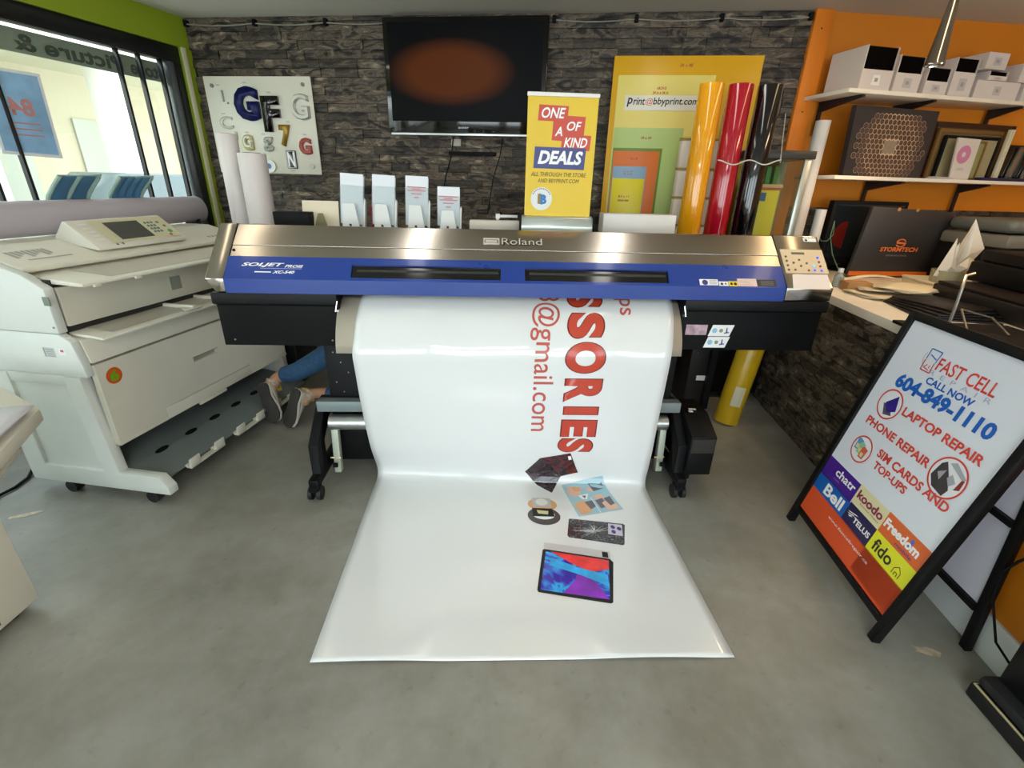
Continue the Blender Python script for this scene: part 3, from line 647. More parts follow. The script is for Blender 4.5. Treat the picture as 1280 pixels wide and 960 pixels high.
# ================================================================ LARGE COPIER (left)
CP=root('large_format_copier','big off-white plan copier with grey screen console by the left window','copier',(-1.587,1.774,0),81.6)
LEN=1.33
for x0,x1 in ((0,.05),(LEN-.05,LEN)):       # end frames of the stand
    f0=-.035 if x0==0 else .12
    g=G(); g.prism([(f0,.062),(f0,.10),(f0+.04,.152),(.205,.152),(.235,.62),(.32,.62),(.285,.152),(.60,.152),(.60,.62),(.70,.62),(.70,.062)],x0,x1,'x',bev=.005,seg=2); fr=obj('stand_frame',g,white_plastic if x0>0 else cool_plastic,CP)
    g=G(); g.box(x0+.015,x1-.015,.28,.61,.15,.62); obj('inset_panel',g,cool_plastic,fr,smooth=0)
    g=G(); g.box(x0+.005,x1-.005,.235,.70,.575,.622,bev=.003); obj('top_rail',g,cool_plastic,fr)
def cast2(x,y):
    g=G(); g.cyl((x-.02,y,.03),(x+.02,y,.03),.03,n=20); g.cyl((x,y,.05),(x,y,.065),.018,n=12); obj('foot_wheel',g,rubber,CP)
for x in (.03,LEN-.03):
    for y in (.08 if x<.1 else .18,.52): cast2(x,y)
g=G(); g.box(.0,.03,.235,.76,.622,.80,bev=.006); obj('side_cover',g,cool_plastic,CP)
g=G(); g.prism([(.192,.625),(.194,.668),(.215,.78),(.262,.81),(.76,.81),(.76,.625)],-.001,.034,'x',bev=.005)
obj('side_cheek',g,cool_plastic,CP)
g=G(); g.prism([(.25,.812),(.248,.995),(.33,1.045),(.372,1.058),(.60,1.125),(.76,1.125),(.76,.812)],-.004,.036,'x',bev=.006); sc=obj('upper_side_cover',g,cool_plastic,CP)
g=G(); g.box(-.008,-.003,.235,.265,.93,.965,bev=.002); obj('side_latch',g,mat('latch_green','#74806f',.5),sc)
g=G(); g.cyl((-.006,.262,.84),(-.003,.262,.84),.005,n=8); obj('screw',g,grey_ink,sc)
g=G(); g.box(LEN-.035,LEN,.22,.76,.622,1.05,bev=.006); obj('side_cover',g,white_plastic,CP)
MSD=PM((-.0015,0,0),(0,-1,0),(0,0,1))
g=G(); rect(g,MSD,-.36,.708,-.305,.75,.0006); s=obj('rating_label',g,mat('label_grey','#b9bdbc',.5),CP,smooth=0)
g=G(); rect(g,MSD,-.283,.722,-.252,.75,.0006); rect(g,MSD,-.357,.71,-.352,.748,.001,1); [rect(g,MSD,-.345,.713+.009*i,-.31,.716+.009*i,.001,1) for i in range(4)]; rect(g,MSD,-.276,.735,-.26,.745,.001,2); obj('warning_label',g,[paper,grey_ink,mat('rose_ink','#b85b6a',.5)],CP,smooth=0)
# core
g=G(); g.box(.03,LEN-.03,.27,.75,.30,1.02); obj('inner_body',g,mat('inner_dark','#2b2a28',.7),CP,smooth=0)
# front lower panel with recesses
MFc=PM((0,.19,0),(1,0,0),(0,0,1))
def hplate(xs,ys,holes,y0,y1,name,m_,par,bev=0):
    g=G()
    for i in range(len(xs)-1):
        for k in range(len(ys)-1):
            if (i,k) in holes: continue
            g.box(xs[i],xs[i+1],y0,y1,ys[k],ys[k+1])
    return obj(name,g,m_,par,smooth=0)
xs=[.036,.30,.535,.705,.93,LEN-.036]; ys=[.28,.345,.502,.527,.668]
fp=hplate(xs,ys,{(1,0),(2,0),(3,0),(2,2)},.186,.215,'front_door',white_plastic,CP)
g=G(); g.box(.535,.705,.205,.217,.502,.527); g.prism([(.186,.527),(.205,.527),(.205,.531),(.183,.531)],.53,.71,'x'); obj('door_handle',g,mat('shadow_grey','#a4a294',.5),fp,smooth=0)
g=G(); g.box(.303,.927,.181,.20,.283,.342,bev=.002); dr=obj('roll_drawer',g,white_plastic,CP)
g=G(); g.box(.50,.70,.176,.19,.268,.283,bev=.002); obj('drawer_pull',g,white_plastic,dr)
g=G(); g.box(.034,LEN-.034,.183,.19,.283,.30); obj('door_lip',g,white_plastic,fp,smooth=0)
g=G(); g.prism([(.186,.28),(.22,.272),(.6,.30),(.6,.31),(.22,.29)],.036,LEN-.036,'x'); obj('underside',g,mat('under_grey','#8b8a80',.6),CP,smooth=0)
# number sticker
MK=PM((0,.1855,0),(1,0,0),(0,0,1))
g=G(); disc(g,MK,.105,.597,.037,.0006); st=obj('round_sticker',g,mat('orange_sticker','#cf5a1c',.5),CP,smooth=0,label='round orange sticker with a green 6')
text(st,'6',MK@Matrix.Translation((0,0,.001)),.085,.572,.040,.050,mat('green_ink','#5fae16',.5),.03,name='lettering')
# middle band
g=G(); g.prism([(.19,.676),(.212,.777),(.26,.79),(.4,.79),(.4,.676)],.036,LEN-.036,'x',bev=.003); obj('middle_cover',g,white_plastic,CP)
# manual feed tray
g=G(); g.prism([(.112,.781),(.112,.788),(.118,.792),(.42,.815),(.42,.80),(.13,.782)],.05,LEN-.05,'x',bev=.001); ft=obj('feed_tray',g,white_plastic,CP)
g=G(); g.prism([(.14,.7945),(.3,.8065),(.3,.8075),(.14,.7955)],.12,LEN-.1,'x'); obj('tray_inlay',g,mat('tray_grey','#bdb8a8',.6,var=.05,scale=30,stretch=(1,20,1)),ft,smooth=0)
for x in (.52,.72):
    g=G(); g.box(x,x+.018,.10,.30,.80,.818,bev=.003); g.prism([(x-.05,.10),(x+.07,.10),(x+.03,.16),(x-.01,.16)],.798,.808,'z',bev=.002); obj('paper_guide',g,white_plastic,ft)
# upper front panel
g=G(); g.box(.045,LEN-.036,.249,.27,.832,.99,bev=.003); up=obj('upper_door',g,mat('upper_door_plastic','#c9c5b4',.42,var=.02),CP)
g=G(); g.box(.575,.64,.246,.249,.875,.94); obj('window_label',g,mat('grey_label','#8d9084',.3),up,smooth=0)
# upper tray
g=G(); g.prism([(.126,1.0),(.126,1.009),(.135,1.013),(.42,1.035),(.42,1.01),(.16,1.0)],.05,LEN-.03,'x',bev=.001); ut=obj('document_tray',g,white_plastic,CP)
g=G(); g.prism([(.155,1.0155),(.36,1.0315),(.36,1.0325),(.155,1.0165)],.20,LEN-.1,'x'); obj('tray_inlay',g,MATS['tray_grey'],ut,smooth=0)
for x in (.09,.28): g=G(); g.box(x,x+.03,.118,.13,.992,1.004,bev=.002); obj('tray_stop',g,white_plastic,ut)
# top deck
g=G(); g.prism([(.368,1.043),(.368,1.058),(.372,1.062),(.60,1.128),(.80,1.13),(.80,1.0),(.42,1.0),(.40,1.04)],.036,LEN,'x',bev=.002); dk_=obj('top_deck',g,white_plastic,CP)
dn=math.atan2(.066,.228); MD=PM((0,.372,1.0622),(1,0,0),(0,math.cos(dn),math.sin(dn)))
g=G(); [rect(g,MD,.10+.02*i,.09+.015*(i%3),.115+.02*i,.16,.0008) for i in range(8)]; rect(g,MD,.12,.06,.30,.07,.0008); obj('printed_diagram',g,mat('faint_ink','#a9a79c',.6),dk_,smooth=0)
g=G(); [rect(g,MD,1.10+.03*i,.05,1.118+.03*i,.07,.0008) for i in range(3)]; obj('printed_mark',g,mat('rose_mark','#b88b80',.6),dk_,smooth=0)
# console
g=G(); g.prism([(.405,1.082),(.405,1.095),(.55,1.208),(.565,1.208),(.625,1.14),(.625,1.12)],.40,.915,'x',bev=.006); cn=obj('console',g,mat('console_cream','#d6d3c6',.4),CP)
ca=math.atan2(.113,.145); MN=PM((0,.4045,1.0958),(1,0,0),(0,math.cos(ca),math.sin(ca))) 
g=G(); rect(g,MN,.49,.02,.905,.175,.0012); obj('console_plate',g,mat('plate_yellowish','#cfccaa',.45),cn,smooth=0)
g=G(); rect(g,MN,.555,.035,.745,.155,.0022); obj('screen',g,mat('grey_screen','#4c4d49',.18),cn,smooth=0)
for i in range(5): g=G(); rect(g,MN,.435,.045+.025*i,.475,.058+.025*i,.0018); obj('console_button',g,mat('white_key','#e8e8df',.4),cn,smooth=0)
for i in range(3):
    for k in range(4): g=G(); g.cyl((.775+.02*i,.065+.022*k,.001),(.775+.02*i,.065+.022*k,.004),.007,n=10,M=MN); obj('console_key',g,mat('key_slate','#5e7a7c',.4),cn)
for x,y,c in ((.865,.06,'#3f9a6a'),(.845,.035,'#b5524a'),(.868,.10,'#7c7a6a'),(.85,.13,'#8a8370')): g=G(); g.cyl((x,y,.001),(x,y,.004),.012 if c=='#3f9a6a' else .008,n=14,M=MN); obj('console_key',g,mat('key'+c,c,.4),cn)
for x in (.50,.53): g=G(); rect(g,MN,x,.004,x+.008,.016,.0018); obj('printed_mark',g,black_ink,cn,smooth=0)
# long curved rear cover and fluted trays
g=G(); rows=[]
for i in range(15):
    t=R(-60+150*i/14); rows.append([(x,.80-.085*math.cos(t)*.9,1.205+.08*math.sin(t)) for x in (-.12,.3,.9,1.49)])
g.sheet(rows); rc=obj('rear_cover',g,mat('lilac_grey','#b3adb6',.6),CP,solid=.006,label='long lilac-grey curved cover behind the console')
for x in (-.05,.65,1.42): g=G(); g.box(x-.012,x+.012,.74,.84,.99,1.17,bev=.003); obj('cover_bracket',g,black_matte,CP)
tb=mat('tray_blue','#3f7397',.3,coat=.3); te=mat('tray_edge','#8fa99f',.4)
for lb,sh in (('left translucent blue fluted stacking tray behind the copier console',0),('right translucent blue fluted stacking tray behind the copier console',.33)):
    tr_=root('stacking_tray',lb,'tray',(-1.587,1.774,0),81.6,group='blue fluted trays behind the copier')
    n_=4 if sh else 2
    g=G(); rows=[]
    def P(u,v): # v up
        x=.57+sh+.205*u+.075*v; y=.905-.05*v+(-.06*max(0,v-.7)/.3); z=1.10+.30*v-.01*max(0,v-.8)
        return x,y,z
    for j in range(9):
        v=j/8; row=[]
        for i in range(n_*8+1):
            u=i/(n_*8); x,y,z=P(u,v); y-=.012*abs(math.sin(u*n_*math.pi)); row.append((x,y,z))
        rows.append(row)
    g.sheet(rows); obj('fluted_panel',g,tb,tr_,solid=.003,smooth=60)
    for u in [0,1]+([.5] if not sh else []):
        g=G(); g.tube([Vector(P(u,v/6))+Vector((0,-.008,0)) for v in range(7)],.010,8); obj('tray_rib',g,te,tr_)
    g=G(); g.tube([P(0,1),P(.5,1),P(1.06,1.02)],.006,8); obj('tray_lip',g,te,tr_)
    g=G(); g.box(.60+sh,.78+sh,.86,.95,.0,1.10) ; obj('tray_post',g,mat('post_grey','#6f7374',.5),tr_,smooth=0)
# catch shelf under the copier
g=G(); g.prism([(.05,.085),(.05,.095),(.20,.145),(.62,.20),(.62,.19)],.055,LEN-.055,'x',bev=.001)
cs_=obj('catch_shelf',g,mat('shelf_bluegrey','#6f7876',.5,var=.05),CP)
sa=math.atan2(.055,.42)
for x in (.23,.418,.592,.767,.94,1.11):
    g=G(); MH=PM((0,.20,.1455),(1,0,0),(0,math.cos(sa),math.sin(sa))); disc(g,MH,0,0,.018,.001); 
    for v in g.bm.verts: v.co.x=x+(v.co.x)*2.2+.3*(v.co.y-.2)
    disc_o=obj('shelf_slot',g,black_matte,cs_,smooth=0)
for x0 in (.19,.53,.87):
    g=G(); w=.235
    g.box(x0,x0+w,.015,.045,.078,.088,bev=.002)
    for e in (x0,x0+w-.065): g.prism([(.015,.078),(.015,.13),(.022,.13),(.03,.09),(.13,.115),(.13,.105)],e,e+.065,'x',bev=.002)
    obj('paper_catch',g,white_plastic,CP)
g=G(); g.tube([(.15,.62,.2),(.3,.64,.5),(.3,.7,.6)],.008,6); obj('cable',g,black_matte,CP)
# ================================================================ DESK PRINTER (left edge)
DP=root('office_printer','white office printer at the left edge with sheets on its slanted output tray','printer',(-1.65,1.22,0),0)
g=G(); g.box(-.62,0,-.62,0,.03,.44,bev=.008); cb_=obj('cabinet',g,white_plastic,DP)
g=G(); g.box(-.62,.0,-.62,.0,.44,.56,bev=.01,M=Matrix.Translation((-.06,-.02,0))); obj('body',g,white_plastic,DP)
g=G(); g.box(.0,.002,-.135,-.131,.05,.43); obj('panel_seam',g,mat('seam_grey','#6d6b62',.6),cb_,smooth=0)
for x in (-.55,-.06):
    for y in (-.55,-.06): g=G(); g.cyl((x,y,0),(x,y,.035),.025,n=16); obj('foot',g,rubber,DP)
def tray(pts,z,th,nm,m_,tilt=.0,bev=.006):
    g=G(); g.prism(pts,z,z+th,'z',bev=bev)
    for v in g.bm.verts: v.co.z+=tilt*(v.co.y+v.co.x*-.3)
    return obj(nm,g,m_,DP)
tray([(.055,.195),(.24,-.22),(-.50,-.42),(-.52,.36),(-.20,.33)],.625,.045,'output_tray',white_plastic,.06)
tray([(.02,.135),(.20,-.25),(-.48,-.42),(-.50,.28)],.585,.022,'lower_tray',white_plastic,.06)
tray([(.03,.11),(.19,-.25),(-.46,-.42),(-.48,.22)],.55,.018,'lower_tray',white_plastic,.06)
g=G(); g.box(-.5,-.08,-.5,.0,.54,.60); obj('tray_support',g,mat('support_grey','#b9b8ad',.5),DP,smooth=0)
for i,(dx,dy,rz) in enumerate(((0,0,0),(-.03,-.02,4),(.01,-.03,-3))):
    g=G(); rows=[]
    for a in range(7):
        u=a/6; rows.append([(-.38+.40*u,-.25+.50*v_/6,.004*math.sin(u*3)+.012*(v_/6)) for v_ in range(7)])
    g.sheet(rows); p=obj('paper_sheet',g,mat('copy_paper','#e4e6ee',.6),None,solid=.0006)
    place(p,(-1.515+dx*.3,1.165+dy*.3,.684+.003*i),rz+24)
    tag(p,('topmost printed sheet lying on the left-edge printer tray','second sheet, turned a little, under the top sheet on the left-edge printer tray','lowest sheet on the left-edge printer tray')[2-i],'paper','sheets on the left printer tray')
    if i==2:
        g=G(); [g.box(-.30+.0*k,-.06,.02-.05*k,.025-.05*k,.032-.003*k,.0325-.003*k) for k in range(3)]; obj('printed_line',g,mat('faint_line','#b4b6bd',.6),p,smooth=0)
g=G(); g.tube([(-2.55,1.55,.012),(-2.46,1.68,.010),(-2.40,1.78,.010),(-2.385,1.87,.010),(-2.40,1.95,.010),(-2.45,2.03,.012),(-2.53,2.10,.02)],.007,8); tag(obj('power_cable',g,black_matte),'black power cable curling on the floor between the left printer and the plan copier','cable')
# ================================================================ A-FRAME SIGN
SG=root('a_frame_sign','black A-frame pavement sign for a cell phone repair shop, leaning at right','sign',(1.319,1.807,0),-94.814)
T=R(12.36); ML=PM((0,0,0),(1,0,0),(0,math.sin(T),math.cos(T)))   # z of this frame = out of the panel, towards the viewer
fm=mat('sign_frame_black','#0b0b0c',.5,bump=.1,bscale=200,spec=.25)
for x in (-.012,.628): g=G(); g.box(x,x+.03,-.0,1.035,-.024,.006,bev=.003,M=ML); obj('front_leg',g,fm,SG)
for a,b in ((1.003,1.035),(.068,.093)): g=G(); g.box(.018,.628,a,b,-.024,.006,bev=.003,M=ML); obj('front_rail',g,fm,SG)
g=G(); g.box(.016,.630,.090,1.005,-.016,-.006,M=ML); pnl=obj('sign_panel',g,mat('sign_white','#dfe4ee',.35),SG,smooth=0)
# rear frame
tp_=(.23,1.005); T2=math.atan2(.305-.235,1.0); MB2=PM((0,.307,0),(1,0,0),(0,-math.sin(T2),math.cos(T2)))
for x in (-.012,.628): g=G(); g.box(x,x+.028,0,1.01,-.012,.012,bev=.003,M=MB2); obj('rear_leg',g,fm,SG)
for a,b in ((.98,1.005),(.16,.185),(.50,.522)): g=G(); g.box(.016,.63,a,b,-.012,.018,M=MB2); obj('rear_rail',g,fm,SG)
g=G(); g.box(.016,.63,.185,.98,-.004,.004,M=MB2); obj('rear_panel',g,mat('rear_panel_white','#d4d3de',.4),SG,smooth=0)
# print
MP=ML@Matrix.Translation((0,0,-.006)); ZT=Matrix.Translation((0,0,.0012))
def pr_(x0,y0,x1,y1,c,nm='colour_field'): g=G(); rect(g,MP,x0,y0,x1,y1,.0006); return obj(nm,g,c,pnl,smooth=0)
pr_(.016,.090,.630,.213,mat('sign_orange','#e0562c',.35)); 
pr_(.016,.285,.240,.375,mat('sign_purple','#4a2390',.35)); pr_(.016,.2085,.245,.29,mat('sign_bell_blue','#1a62b8',.35)); pr_(.241,.295,.413,.379,mat('sign_cream','#e3dcae',.35)); pr_(.245,.2085,.411,.295,mat('sign_navy','#2d2552',.35))
pr_(.413,.295,.630,.381,mat('sign_orange2','#e06a2c',.35)); pr_(.411,.2085,.630,.295,mat('sign_yellow','#e6e62a',.35)); pr_(.411,.104,.630,.209,MATS['sign_orange'])
MX=MP@Matrix.Translation((0,0,.001))
def st_(b,x0,y0,x1,y1,c,bold=.02,shear=0): text(pnl,b,MX,x0,y0,x1-x0,y1-y0,c,bold,shear)
st_('FAST CELL',.226,.874,.472,.920,sign_red,.012)
st_('R  E  P  A  I  R',.215,.853,.475,.869,mat('pale_blue_ink','#a9b4cf',.4),0)
st_('CALL NOW',.222,.820,.430,.846,sign_blue,.03)
st_('604-849-1110',.103,.757,.545,.815,sign_blue,.045)
st_('LAPTOP REPAIR',.213,.682,.572,.716,sign_red,.03)
st_('PHONE REPAIR',.082,.580,.430,.614,sign_red,.03)
st_('SIM CARDS AND',.222,.503,.575,.537,sign_red,.03)
st_('TOP-UPS',.236,.458,.415,.489,sign_red,.03)
st_('chatr',.095,.325,.228,.360,white_ink,.02); st_('Bell',.090,.225,.222,.276,white_ink,.03)
st_('koodo',.252,.325,.402,.361,mat('koodo_ink','#8a2350',.4),.03); st_('Choose Happy',.285,.311,.400,.320,mat('koodo_ink','#8a2350',.4),0)
st_('TELUS',.300,.240,.402,.263,white_ink,.03); st_('Freedom',.420,.325,.592,.361,white_ink,.045); st_('mobile',.500,.304,.580,.318,mat('sign_purple','#4a2390',.35),0); st_('fido',.432,.228,.530,.277,mat('fido_ink','#33342a',.4),.02)
st_('www.fastcellrepair.ca',.19,.165,.46,.180,white_ink,0); st_('mobile',.10,.308,.14,.316,mat('lilac_ink','#b48ad8',.4),0)
g=G()
for i,(a,b) in enumerate((((.256,.262),(.315,.272)),((.258,.254),(.30,.262)),((.266,.247),(.292,.254)))): ppoly(g,MX,[a,(a[0]+.01,a[1]-.001),b,(b[0]-.01,b[1]+.001)],.0004)
obj('printed_swoosh',g,white_ink,pnl,smooth=0)
g=G(); disc(g,MX,.548,.372-.012,.008,.0004); ppoly(g,MX,[(.540,.335),(.556,.335),(.554,.356),(.542,.356)],.0004); obj('printed_figure',g,mat('figure_blue','#5c74c8',.4),pnl,smooth=0)
g=G(); 
for a,b in (((.55,.225),(.55,.246)),((.55,.246),(.566,.262)),((.566,.262),(.582,.246)),((.582,.246),(.582,.225)),((.561,.225),(.561,.238)),((.572,.225),(.572,.238)),((.561,.238),(.572,.238))):
    d=Vector((b[0]-a[0],b[1]-a[1],0)).normalized(); n_=Vector((-d.y,d.x,0))*.0014
    ppoly(g,MX,[(a[0]+n_.x,a[1]+n_.y),(b[0]+n_.x,b[1]+n_.y),(b[0]-n_.x,b[1]-n_.y),(a[0]-n_.x,a[1]-n_.y)],.0004)
obj('printed_house',g,MATS['fido_ink'],pnl,smooth=0)
# phone logo
def line(g,a,b,w=.002,z=.0006,M=MX):
    d=Vector((b[0]-a[0],b[1]-a[1],0)).normalized(); n_=Vector((-d.y,d.x,0))*w
    ppoly(g,M,[(a[0]+n_.x,a[1]+n_.y),(b[0]+n_.x,b[1]+n_.y),(b[0]-n_.x,b[1]-n_.y),(a[0]-n_.x,a[1]-n_.y)],z)
g=G(); Lp=[(.168,.895),(.168,.935),(.218,.935),(.214,.895)]
for a,b in zip(Lp,Lp[1:]): line(g,a,b)
line(g,(.178,.915),(.21,.905),.002); obj('phone_emblem',g,sign_blue,pnl,smooth=0)
g=G(); Lp=[(.168,.893),(.170,.855),(.214,.855),(.212,.893)]
for a,b in zip(Lp,Lp[1:]): line(g,a,b)
line(g,(.18,.868),(.188,.88),.0016); line(g,(.20,.868),(.2,.88),.0016); line(g,(.178,.866),(.204,.862),.0016); obj('phone_emblem',g,sign_red,pnl,smooth=0)
g=G(); disc(g,MX,.188,.90,.034,.0007,r2=.0322,a0=150,a1=260); obj('phone_emblem',g,grey_ink,pnl,smooth=0)
for (cx,cy,r_,kind) in ((.140,.690,.0605,'l'),(.142,.483,.0565,'s'),(.508,.598,.070,'b')):
    g=G(); disc(g,MX,cx,cy,r_,.0008,r2=r_-.006,n=40); rg=obj('red_ring',g,sign_red,pnl,smooth=0)
    g=G(); disc(g,MX,cx,cy,r_-.006,.0002,n=40); obj('ring_field',g,mat('ring_white','#e6e9f0',.4),rg,smooth=0)
    if kind=='l':
        g=G(); ppoly(g,MX,[(cx-.03,cy-.005),(cx-.005,cy-.045),(cx+.035,cy-.035),(cx+.01,cy-.002)],.0006); obj('printed_laptop_base',g,dkp,rg,smooth=0)
        g=G(); ppoly(g,MX,[(cx-.022,cy+.0),(cx+.008,cy-.032),(cx+.044,cy-.012),(cx+.022,cy+.044)],.001); obj('printed_laptop_screen',g,mat('laptop_violet','#37298a',.3),rg,smooth=0)
    if kind=='s':
        for dx,dy,c in ((-.024,.012,'#4f9ad0'),(-.004,.003,'#8fbf9a'),(.018,-.008,'#d8614a')):
            g=G(); ppoly(g,MX,[(cx+dx-.016,cy+dy-.024),(cx+dx+.012,cy+dy-.024),(cx+dx+.016,cy+dy+.02),(cx+dx-.006,cy+dy+.026),(cx+dx-.016,cy+dy+.018)],.001+.0003*(dx+.03)*30); obj('printed_sim_card',g,mat('sim'+c,c,.4),rg,smooth=0)
            g=G(); ppoly(g,MX,[(cx+dx-.010,cy+dy-.018),(cx+dx+.006,cy+dy-.018),(cx+dx+.006,cy+dy),(cx+dx-.010,cy+dy)],.0014+.0003*(dx+.03)*30); obj('printed_chip',g,mat('chip_gold','#d9cf8f',.4),rg,smooth=0)
    if kind=='b':
        g=G(); ppoly(g,MX,[(cx-.055,cy-.02),(cx-.03,cy-.05),(cx+.02,cy-.058),(cx+.028,cy-.03),(cx+.0,cy+.01),(cx-.03,cy+.045),(cx-.045,cy+.03)],.001); obj('printed_phone_parts',g,mat('parts_dark','#3f3a3c',.4),rg,smooth=0)
        g=G(); ppoly(g,MX,[(cx-.02,cy+.045),(cx+.05,cy+.018),(cx+.056,cy+.03),(cx-.0,cy+.058)],.0008); ppoly(g,MX,[(cx+.0,cy+.0),(cx+.02,cy-.02),(cx+.035,cy-.0),(cx+.01,cy+.02)],.0012); ppoly(g,MX,[(cx-.04,cy+.0),(cx-.02,cy-.02),(cx-.015,cy+.02)],.0014); obj('printed_phone_glass',g,mat('parts_grey','#a9acb4',.4),rg,smooth=0)
        g=G(); ppoly(g,MX,[(cx+.04,cy-.02),(cx+.058,cy-.01),(cx+.055,cy+.025),(cx+.045,cy+.02)],.001); obj('printed_phone_parts',g,mat('parts_red','#8a2f2c',.4),rg,smooth=0)
# ================================================================ THINGS ON THE PRINTER
def onpr(x,y,z=0): 
    c,s=math.cos(R(3.1)),math.sin(R(3.1)); return (x*c-y*s,2.0+x*s+y*c,z)
TOPZ=1.2085
flyer=mat('flyer_white','#dfe4ea',.5); card=mat('holder_card','#dcdfdd',.55); clearp=glass('clear_acrylic',(.93,.95,.95,1),.12)
def holder(x,h,label,lines,lean):
    t=root('brochure_holder',label,'brochure holder',onpr(x,.38,TOPZ),3.1,group='white brochure holders on the printer')
    B=Matrix.Translation((0,0,.006))@Matrix.Rotation(R(-8),4,'X')@Matrix.Rotation(R(lean),4,'Y')
    g=G(); 
    for i in range(5): g.box(-.052+.001*(i%2),.052-.001*(i%3),.004+i*.006,.0095+i*.006,.012,h-.002*i,M=B)
    obj('leaflet_stack',g,flyer,t,smooth=0)
    g=G(); g.box(-.055,-.053,-.002,.04,.0,h*.78,M=B); g.box(.053,.055,-.002,.04,.0,h*.78,M=B); g.box(-.055,.055,-.003,-.001,0,h*.78,M=B); g.box(-.055,.055,-.003,.04,.0,.003,M=B); obj('clear_pocket',g,clearp,t,smooth=0)
    g=G(); g.prism([(-.040,0),(-.008,0),(-.008,.018),(-.002,.022),(.004,.018),(.004,0),(.040,0),(.027,h*.48),(-.027,h*.48)],-.014,-.010,'y',M=Matrix.Rotation(R(6),4,'X')); obj('card_easel',g,card,t,smooth=0)
    g=G(); g.prism([(.042,.04),(.058,h*.55),(.062,h*.5),(.060,0),(.05,0)],.0,.03,'y',M=B); obj('side_wing',g,card,t,smooth=0)
    if lines:
        M_=B@PM((0,-.0035,0),(1,0,0),(0,0,1)); g=G(); zt=h*.88
        for i,(w,dz) in enumerate(((.088,0),(.04,.008),(.084,.015),(.05,.029),(.022,.045))): rect(g,M_,-w/2,zt-dz-.0045-.02,w/2,zt-dz-.02,.0)
        obj('printed_line',g,mat('rose_print','#c47f86',.6),t,smooth=0)
    return t
holder(-.760,.232,'leftmost white brochure holder on top of the printer, stacked with blank leaflets',0,3)
holder(-.612,.230,'second white brochure holder from the left on the printer, beside the red tinsel, leaflets blank',0,2.5)
holder(-.455,.229,'third white brochure holder from the left on the printer, leaflet with red lines',1,1.5)
holder(-.305,.186,'shortest white brochure holder on the printer, rightmost of the four, leaflet with red lines',1,1)
g=G(); rn=random.Random(3)
for i in range(26):
    a=rn.uniform(0,6.28); r_=rn.uniform(.004,.016); z=rn.uniform(.0,.1)
    g.box(-.006,.006,-.001,.001,-.006,.006,M=Matrix.Translation((r_*math.cos(a),r_*math.sin(a),z+.006))@Matrix.Rotation(rn.uniform(0,3),4,(rn.random(),rn.random(),rn.random())))
g.lathe((0,0,0),[(.014,0),(.014,.09),(.004,.10)],12); t=obj('red_tinsel',g,mat('red_foil','#b31420',.2,.6),smooth=0); place(t,onpr(-.668,.44,TOPZ),3.1); tag(t,'small shiny red foil decoration between the first two brochure holders','decoration')
# mini banner
t=root('tabletop_banner','small yellow roll-up banner reading one of a kind deals, standing on the printer','banner',onpr(.21,.36,TOPZ+.0),3.1)
g=G(); g.prism([(-.035,0),(-.035,.03),(-.024,.068),(.0,.077),(.024,.068),(.035,.03),(.035,0)],-.17,.17,'x',bev=.003); bs=obj('banner_base',g,mat('base_silver','#c3ccc6',.3,.7),t)
for a in (-.175,.169): g=G(); g.box(a,a+.006,-.037,.037,-.0,.083,bev=.002); obj('end_plate',g,black_matte,bs)
g=G(); g.cyl((0,.01,.03),(0,.014,.56),.005,n=8); obj('support_pole',g,alu,t)
g=G(); g.box(-.155,.155,-.004,-.0025,.07,.562); by=obj('banner_sheet',g,mat('banner_yellow','#e0be22',.45),t,smooth=0)
g=G(); g.box(-.158,.158,-.010,.006,.562,.578,bev=.003); obj('top_bar',g,mat('bar_white','#e9e6e2',.35),t)
MBn=PM((-.155,-.0042,.073),(1,0,0),(0,0,1)); BW,BH=.31,.49
def bb(u0,v0,u1,v1,c,nm='colour_block',z=.0005,par=by):
    g=G(); ppoly(g,MBn,[(u0*BW,v0*BH),(u1*BW,(v0-.006)*BH),((u1+.012)*BW,(v1-.006)*BH),((u0+.012)*BW,v1*BH)],z); return obj(nm,g,c,par,smooth=0)
rd=mat('banner_red','#c8452f',.45); nv=mat('banner_navy','#39407e',.45)
bb(.15,.81,.57,.935,rd); bb(.52,.70,.82,.855,rd,z=.0006); bb(.36,.655,.57,.815,rd,z=.0007); bb(.50,.58,.92,.705,rd,z=.0008); bb(.11,.42,.86,.60,nv,z=.0009)
MB3=MBn@Matrix.Translation((0,0,.0008))
def bt(s_,u0,v0,u1,v1,c,b=.02,sh=.25): text(by,s_,MB3,u0*BW,v0*BH,(u1-u0)*BW,(v1-v0)*BH,c,b,sh)
bt('ONE',.20,.83,.54,.915,white_ink); bt('OF',.57,.735,.78,.81,white_ink); bt('A',.40,.69,.51,.765,white_ink); bt('KIND',.54,.60,.88,.68,white_ink); bt('DEALS',.17,.455,.83,.57,white_ink,.04)
bk=mat('banner_text','#4a3d1e',.6); bt('ALL THROUGH THE STORE',.08,.352,.90,.388,bk,0,.2); bt('AND BBYPRINT.COM',.18,.298,.80,.333,bk,0,.2)
g=G(); disc(g,MBn,.25*BW,.155*BH,.050,.0006); bd_=obj('round_badge',g,mat('badge_white','#dfe3e2',.5),by,smooth=0)
g=G(); ppoly(g,MBn,[(.060,.055),(.083,.050),(.086,.092),(.070,.100),(.060,.096)],.001); obj('badge_block',g,mat('badge_gold','#9b7a2c',.5),bd_,smooth=0)
text(bd_,'B',MB3,.072,.053,.030,.042,mat('badge_blue','#1d74b8',.5),.06)
for k in range(11):
    a=R(150-12*k); g=G(); rect(g,MBn@Matrix.Translation((.25*BW+.044*math.cos(a),.155*BH+.044*math.sin(a),0))@Matrix.Rotation(a-math.pi/2,4,'Z'),-.003,-.002,.003,.002,.001); obj('badge_letter',g,nv,bd_,smooth=0)
